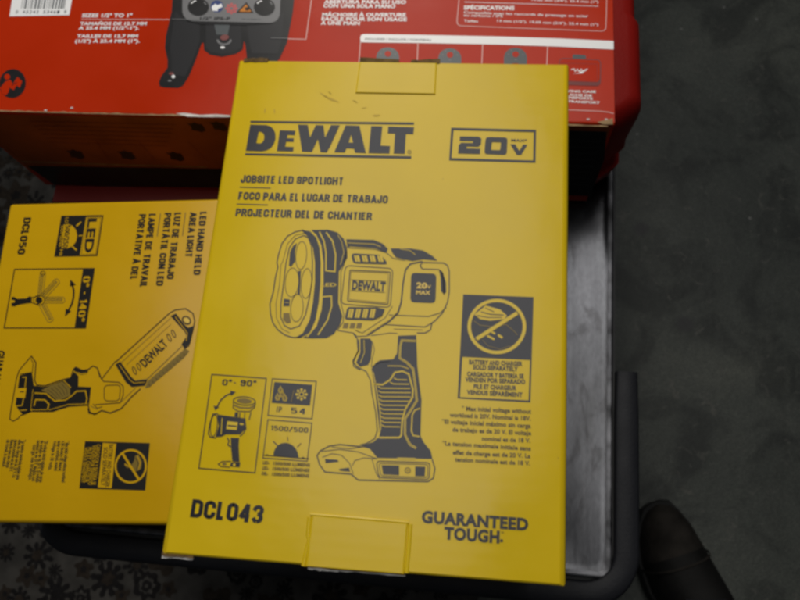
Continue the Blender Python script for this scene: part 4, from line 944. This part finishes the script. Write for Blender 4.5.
def make_area_light_box():
    a, d0, b0 = hit(9.5, 203.5, ZS), hit(-24, 521, ZS), hit(217, 195, ZS)
    ex = (hit(213, 195.2, ZS) - a).normalized() + (hit(160, 526, ZS) - hit(0, 521, ZS)).normalized(); ex.z = 0; ex.normalize()
    ey = Vector((-ex.y, ex.x, 0))
    near = (hit(80, 523.6, ZS) - a).dot(ey)
    a = Vector((a.x, a.y, ZS))
    right = (Vector((-0.1545, 0.1, 0)) - a).dot(ex)
    c = [a, a + ex * right, a + ex * right + ey * near, a + ey * near]
    ctr = sum(c, Vector()) / 4
    root = empty('area_light_box', (ctr.x, ctr.y, ZD), 'smaller yellow carton with sideways print and a folding work light, left of the large carton', 'product box')
    # ends of this carton are the folds, so round the far and near edges too
    bm = bmesh.new(); h = ZS - ZD - .0003
    box_bm(bm, 0, right, near, 0, -h, 0, bev=.0026, seg=4)
    m4 = Matrix(((ex.x, ey.x, 0, a.x), (ex.y, ey.y, 0, a.y), (0, 0, 1, ZS), (0, 0, 0, 1)))
    bm.transform(m4); bmesh.ops.recalc_face_normals(bm, faces=bm.faces)
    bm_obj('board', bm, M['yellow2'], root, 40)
    I = lambda: Ink(lambda u, v: hit(u, v, ZS), (0, 0, 1))
    i = I()
    for s, p, q in (('LED HAND HELD', (200.2, 211.8), (193.3, 275)), ('AREA LIGHT', (190.2, 212.2), (185.2, 257.5)), ('LUZ DE TRABAJO', (174.6, 212.6), (166.6, 279.2)), ('PORTÁTIL CON LED', (164.8, 212.9), (156, 285.8)), ('LAMPE DE TRAVAIL', (149.2, 213.8), (139.6, 287.6)), ('PORTATIVE À DEL', (139.4, 214.2), (130, 279.8))):
        block_text(i, s, p, q, 6.7, 'ink2', 0)
    i.line([(185.6, 212.4), (182.6, 236)], .9, 'midink'); i.line([(160.6, 213.4), (157.2, 236.4)], .9, 'midink')
    i.done('product_title', root)
    i = I(); block_text(i, 'DCL050', (24, 217.6), (17.2, 254.6), 7.2, 'ink2', 0, .2); i.done('model_number', root)
    # LED badge
    i = I(); z = lambda *p: Zm(0, 190, 6.667, *p)
    i.poly(z((410, 172), (690, 168), (650, 440), (362, 445)), 'ink2')
    i.poly(z((576, 182), (682, 180), (643, 432), (534, 436)), 'yel2', 1); i.line(z((586, 188), (676, 186), (640, 428), (544, 431)), .3, 'ink2', 2, closed=True)
    p, q = z((592, 192), (562, 420)); i.text('LED', p, q, 8.0, 'ink2', 2, .035)
    i.poly(z((426, 232), (455, 228), (485, 240), (508, 268), (516, 305), (508, 345), (485, 375), (450, 390), (412, 388)), 'yel2', 1)
    i.line(z((510, 242), (542, 214)), 1.6, 'yel2', 1); i.line(z((526, 306), (552, 304)), 1.0, 'yel2', 1); i.line(z((484, 378), (512, 402)), 1.4, 'yel2', 1)
    p, q = z((440, 236), (420, 388)); i.text('500/250', p, q, 4.6, 'ink2', 2, .02); p, q = z((410, 242), (394, 380)); i.text('LUMENS', p, q, 3, 'yel2', 1, .01)
    p, q = z((440, 184), (434, 222)); i.text('LO', p, q, 2.8, 'yel2', 1, .01); p, q = z((402, 398), (396, 436)); i.text('HI', p, q, 2.8, 'yel2', 1, .01)
    i.done('lumen_badge', root)
    # swivel diagram
    i = I(); z = lambda *p: Zm(0, 260, 7.5, *p)
    i.line(z((110, 70), (706, 64), (642, 510), (32, 510)), 1.0, 'ink2', 0, closed=True)
    i.poly(z((624, 65), (712, 62), (646, 513), (560, 513)), 'ink2', 1)
    p, q = z((628, 124), (582, 466)); block_text(i, '0° - 140°', p, q, 6.8, 'yel2', 2, .18)
    i.line(z((542, 180), (554, 230), (552, 280), (540, 330), (514, 378)), 1.8, 'ink2'); i.poly(z((528, 146), (570, 186), (524, 198)), 'ink2'); i.poly(z((488, 424), (494, 364), (534, 384)), 'ink2')
    i.poly(z((88, 280), (106, 276), (130, 292), (200, 288), (222, 272), (240, 278), (238, 322), (200, 326), (140, 336), (112, 348), (86, 346)), 'ink2')
    i.poly(z((84, 300), (112, 304), (110, 320), (84, 322)), 'yel2', 1)
    i.ell(z((293, 302))[0], 3.4, 3.2, 'ink2'); i.ell(z((293, 302))[0], 5.4, 5, 'ink2', ring=.6); i.line(z((238, 282), (270, 276), (300, 272)), .7, 'ink2'); i.line(z((238, 320), (270, 330), (300, 328)), .7, 'ink2')
    for (ax, ay, w) in ((322, 100, 20), (438, 150, 22), (486, 300, 22), (384, 462, 24)):
        s0 = Vector((300, 300)); e = Vector((ax, ay)); d = (e - s0).normalized(); n_ = Vector((-d.y, d.x)); s1 = s0 + d * 34
        pts = [s1 + n_ * w, e + n_ * w - d * 12, e + n_ * w * .5, e - n_ * w * .5, e - n_ * w - d * 12, s1 - n_ * w]
        i.line(z(*[(v.x, v.y) for v in pts]), .6, 'midink', 0)
        i.line(z(*[(v.x, v.y) for v in (s1 + n_ * 4, e + n_ * 4 - d * 20, e - n_ * 9 - d * 20, s1 - n_ * 9)]), .9, 'midink', 0)
    i.ell(z((322, 98))[0], 2.6, 1.8, 'ink2', ring=.6)
    i.done('swivel_diagram', root)
    # folding light illustration
    i = I(); z = lambda *p: Zm(0, 340, 6.667, *p); y = lambda *p: Zm(80, 300, 4.617, *p)
    i.line(z((210, 107), (130, 200), (112, 250), (70, 490), (66, 528), (90, 540), (122, 522), (140, 500), (150, 500), (210, 476), (350, 477), (460, 442), (592, 434)), .9, 'ink2')
    i.line(z((210, 107), (240, 150), (232, 272), (246, 300), (300, 305), (350, 287), (420, 264), (472, 252), (490, 196), (505, 181), (550, 202), (590, 196), (620, 173), (650, 186), (668, 250)), 1.0, 'ink2')
    i.line(z((206, 125), (222, 152), (216, 215), (134, 228)), .6, 'ink2')
    i.poly(z((132, 236), (214, 214), (226, 300), (222, 440), (200, 480), (152, 496), (120, 460), (104, 430)), 'ink2')
    i.line(z((150, 250), (176, 248), (168, 318)), .8, 'yel2', 1); i.poly(z((120, 322), (178, 320), (168, 388), (110, 384)), 'yel2', 1); i.line(z((135, 345), (162, 346)), 1.0, 'ink2', 2)
    i.line(z((112, 440), (150, 436), (158, 390)), .8, 'yel2', 1); i.line(z((136, 470), (180, 466)), .8, 'yel2', 1); i.line(z((222, 330), (206, 470)), .5, 'yel2', 1)
    i.poly(z((226, 304), (300, 312), (430, 268), (475, 252), (492, 212), (524, 240), (522, 310), (608, 314), (594, 434), (460, 440), (350, 474), (214, 472)), 'ink2')
    i.poly(z((492, 200), (506, 186), (548, 206), (590, 202), (580, 226), (545, 232), (506, 222)), 'ink2'); i.line(z((498, 214), (545, 226), (582, 222)), .8, 'yel2', 1)
    i.poly(z((276, 336), (340, 302), (418, 278), (472, 320), (470, 372), (382, 406), (330, 364)), 'midink', 1)
    for k in range(7): i.line(z((292 + k * 24, 338 - k * 9), (326 + k * 24, 360 - k * 6), (372 + k * 16, 396 - k * 6)), .35, 'ink2', 2)
    i.line(z((232, 354), (308, 358), (368, 408), (440, 400), (486, 368), (512, 342), (572, 340), (582, 392), (574, 428)), 1.1, 'yel2', 2)
    i.line(z((426, 270), (474, 318)), .8, 'yel2', 2); i.line(z((228, 440), (240, 398), (300, 400), (328, 428), (318, 466)), 1.1, 'yel2', 1); i.line(z((214, 466), (340, 464), (456, 430), (590, 426)), .6, 'yel2', 1)
    i.line(z((588, 434), (598, 480), (628, 496), (664, 480)), 1.1, 'ink2'); i.line(z((605, 440), (650, 462)), .6, 'midink')
    i.line(y((85, 325), (100, 365), (110, 376), (180, 380), (200, 398), (200, 440), (186, 474), (70, 484)), .8, 'ink2'); i.line(rr(y((112, 394), (188, 392), (182, 466), (112, 466)), 4), .7, 'ink2', 0, closed=True)
    i.line(y((165, 282), (100, 366)), .9, 'ink2'); i.line(y((38, 500), (42, 522), (75, 526), (100, 510), (140, 522), (190, 502), (240, 446), (280, 410)), 1.2, 'ink2')
    i.line(y((60, 480), (80, 500), (104, 492)), .6, 'ink2'); i.line(y((190, 470), (232, 430), (258, 405)), .6, 'midink')
    i.line(y((166, 286), (415, 60), (440, 46), (488, 40), (522, 62), (530, 96), (522, 140), (502, 212), (480, 226)), 1.1, 'ink2')
    i.line(y((190, 290), (418, 84)), .5, 'midink'); i.line(y((215, 300), (420, 112)), .4, 'midink')
    i.poly(y((164, 298), (186, 284), (238, 356), (258, 374), (312, 368), (300, 396), (240, 402), (212, 380)), 'ink2'); i.line(y((182, 300), (232, 370), (250, 384), (300, 380)), .6, 'yel2', 1)
    i.poly(y((418, 74), (444, 62), (480, 112), (500, 128), (528, 118), (510, 200), (482, 222), (468, 206), (492, 168), (486, 150)), 'ink2')
    i.ell(y((492, 94))[0], 4.4, 3.4, 'ink2', rot=40, ring=1.3); i.ell(y((494, 94))[0], 3.2, 2.3, 'lite', rot=40)
    i.line(y((440, 78), (496, 152), (492, 190)), .7, 'yel2', 1)
    i.poly(y((312, 376), (486, 224), (506, 236), (480, 268), (322, 402), (300, 408)), 'midink'); i.line(y((260, 372), (310, 366), (470, 214)), 1.0, 'midink')
    for k in range(11): i.line(y((318 + k * 16, 388 - k * 14), (326 + k * 16, 398 - k * 14)), .5, 'ink2', 1)
    p, q = y((300, 312), (408, 206)); i.text('DEWALT', p, q, 8.2, 'ink2', 0, .03)
    for cx, cy in ((252, 326), (272, 308), (412, 174), (432, 156)): i.ell(y((cx, cy))[0], 1.4, 4.0, 'ink2', rot=-24, ring=.8)
    i.done('tool_illustration', root)
    # battery notice
    i = I(); z = lambda *p: Zm(70, 430, 8.567, *p)
    i.poly(z((130, 95), (685, 112), (645, 518), (80, 500)), 'ink2')
    i.ell(z((522, 311))[0], 15.2, 16.2, 'yel2', 1, rot=8, n=44, ring=1.9); i.line(z((452, 200), (592, 422)), 2.2, 'yel2', 3)
    i.poly(z((560, 220), (590, 212), (618, 270), (612, 330), (584, 350), (548, 352), (520, 316), (552, 262)), 'midink', 1); i.line(z((580, 222), (604, 280), (590, 336)), .8, 'yel2', 2); i.line(z((566, 240), (590, 290), (570, 340)), .6, 'ink2', 2)
    i.line(z((470, 290), (512, 318), (530, 330)), 1.0, 'yel2', 1); i.line(z((470, 300), (496, 326)), .8, 'midink', 1)
    i.poly(z((283, 110), (398, 118), (358, 498), (240, 490)), 'yel2', 1)
    for s, p, q, m_, h in (('BATTERY AND CHARGER', (338, 126), (304, 488), 'ink2', 4.0), ('SOLD SEPARATELY', (292, 150), (266, 478), 'ink2', 4.0), ('CARGADOR Y BATERÍA SE', (232, 124), (188, 470), 'yel2', 3.8), ('VENDEN POR SEPARADO', (196, 132), (158, 470), 'yel2', 3.6), ('PILE ET CHARGEUR', (158, 150), (126, 450), 'yel2', 3.6), ('VENDUS SÉPARÉMENT', (128, 150), (98, 452), 'yel2', 3.0)):
        p, q = z(p, q); i.text(s, p, q, h, m_, 2, .01)
    i.done('battery_notice', root)
    i = I(); z = lambda *p: Zm(0, 410, 6.667, *p)
    for s, p, q in (('* Max initial voltage without workload', (440, 206), (412, 482)), ('is 20V. Nominal is 18V. Measured', (412, 206), (390, 404)), ('under a workload, nominal', (386, 206), (362, 404)), ('voltage is 18 volts.', (360, 206), (322, 400)),
                    ('*El voltaje inicial máximo sin carga', (298, 203), (262, 482)), ('de trabajo es de 20 V. El voltaje', (272, 203), (238, 482)), ('nominal es de 18 V. Medido con', (248, 203), (212, 474)), ('carga de trabajo.', (222, 230), (190, 470)),
                    ('*La tension maximale initiale sans', (150, 198), (108, 464)), ('effet de charge est de 20 V. La', (124, 198), (84, 450)), ('tension nominale est de 18 V.', (98, 198), (62, 410)), ('Mesurée avec une charge', (72, 198), (40, 384)), ('de travail, la tension', (46, 198), (14, 376))):
        p, q = z(p, q); i.text(s, p, q, 3.4, 'fineink', 0, .03)
    i.done('voltage_footnote', root)
    i = I(); i.text('GUARANTEED TOUGH', (-2.4, 350.6), (-18, 436), 7.2, 'ink2', 0, .05); i.done('slogan', root)
make_area_light_box()

# ================================================================== shoe of whoever stands at the cart
def make_shoe():
    root = empty('shoe', (0, 0, 0), 'black lace-up shoe on the concrete floor, right of the cart corner', 'shoe')
    T = hit(654, 506, 0.03); B = hit(692, 600, 0.03); ax = (B - T); ax.z = 0; ax.normalize(); sd = Vector((-ax.y, ax.x, 0))  # sd points to the right in the picture
    W_ = ((0, .002), (.004, .016), (.012, .026), (.03, .037), (.055, .044), (.085, .047), (.11, .046), (.14, .041), (.17, .036), (.20, .034), (.24, .034), (.27, .030), (.285, .018), (.29, .004))
    W_ = tuple((s_, w_ * .80) for s_, w_ in W_)
    def off(s): return -.006 * math.sin(min(1, s / .12) * math.pi) + .004
    def sec(s, w, hgt, z0, pw):
        pts = []
        for k in range(17):
            a = math.pi * k / 16
            x = math.cos(a); y = math.sin(a)
            x = math.copysign(abs(x) ** pw, x); y = y ** pw
            p = T + ax * s + sd * (off(s) + w * x); pts.append((p.x, p.y, z0 + hgt * y))
        return pts
    H_ = (.016, .030, .037, .044, .049, .056, .066, .080, .088, .09, .092, .092, .08, .05)
    rings = [sec(s, w, h, .024, .8) for (s, w), h in zip(W_, H_)]
    bm = loft(rings)
    for f in bm.faces:
        s = (f.calc_center_median() - T).dot(ax); f.material_index = 1 if s < .062 else 0
    bm_obj('upper', bm, [M['shoe'], M['toe']], root, 60)
    def outl(e):
        l, r = [], []
        for s, w in W_:
            p = T + ax * (s + (-e if s < .01 else e if s > .28 else 0)); q = w + e
            l.append(p + sd * (off(s) + q)); r.append(p + sd * (off(s) - q))
        return l + r[::-1]
    bm = loft([[(p.x, p.y, z) for p in outl(e)] for e, z in ((.001, .0005), (.004, .003), (.005, .020), (.003, .027))])
    bm_obj('sole', bm, M['sole'], root, 50)
    w_ = .047 * .80 * .83; hh = .036
    rings = []
    for k in range(25):
        a = math.pi * k / 24; x = math.copysign(abs(math.cos(a)) ** .8, math.cos(a)); y = math.sin(a) ** .8
        c = T + ax * (.062 + .006 * math.sin(a)) + sd * (off(.062) + .0385 * x); zz = .024 + .0515 * y
        rings.append([(c.x + ax.x * .0016 * math.cos(t), c.y + ax.y * .0016 * math.cos(t), zz + .0016 * math.sin(t)) for t in (math.pi * 2 * j / 6 for j in range(6))])
    bm_obj('toe_seam', loft(rings), M['toe'], root, 60)
    # laces across the tongue
    for k in range(5):
        s = .105 + k * .018; h = .024 + .062 + k * .006
        bm = bmesh.new()
        a = T + ax * (s - .006) - sd * .020; b = T + ax * (s + .006) + sd * .020
        rings = []
        for t in (0, .25, .5, .75, 1):
            p = a.lerp(b, t); zz = h + .006 * math.sin(t * math.pi)
            rings.append([(p.x + ax.x * .0035 * math.cos(q), p.y + ax.y * .0035 * math.cos(q), zz + .0028 * math.sin(q)) for q in (math.pi * 2 * j / 8 for j in range(8))])
        bm.free(); bm_obj('lace', loft(rings), M['rubber'], root, 60)
make_shoe()
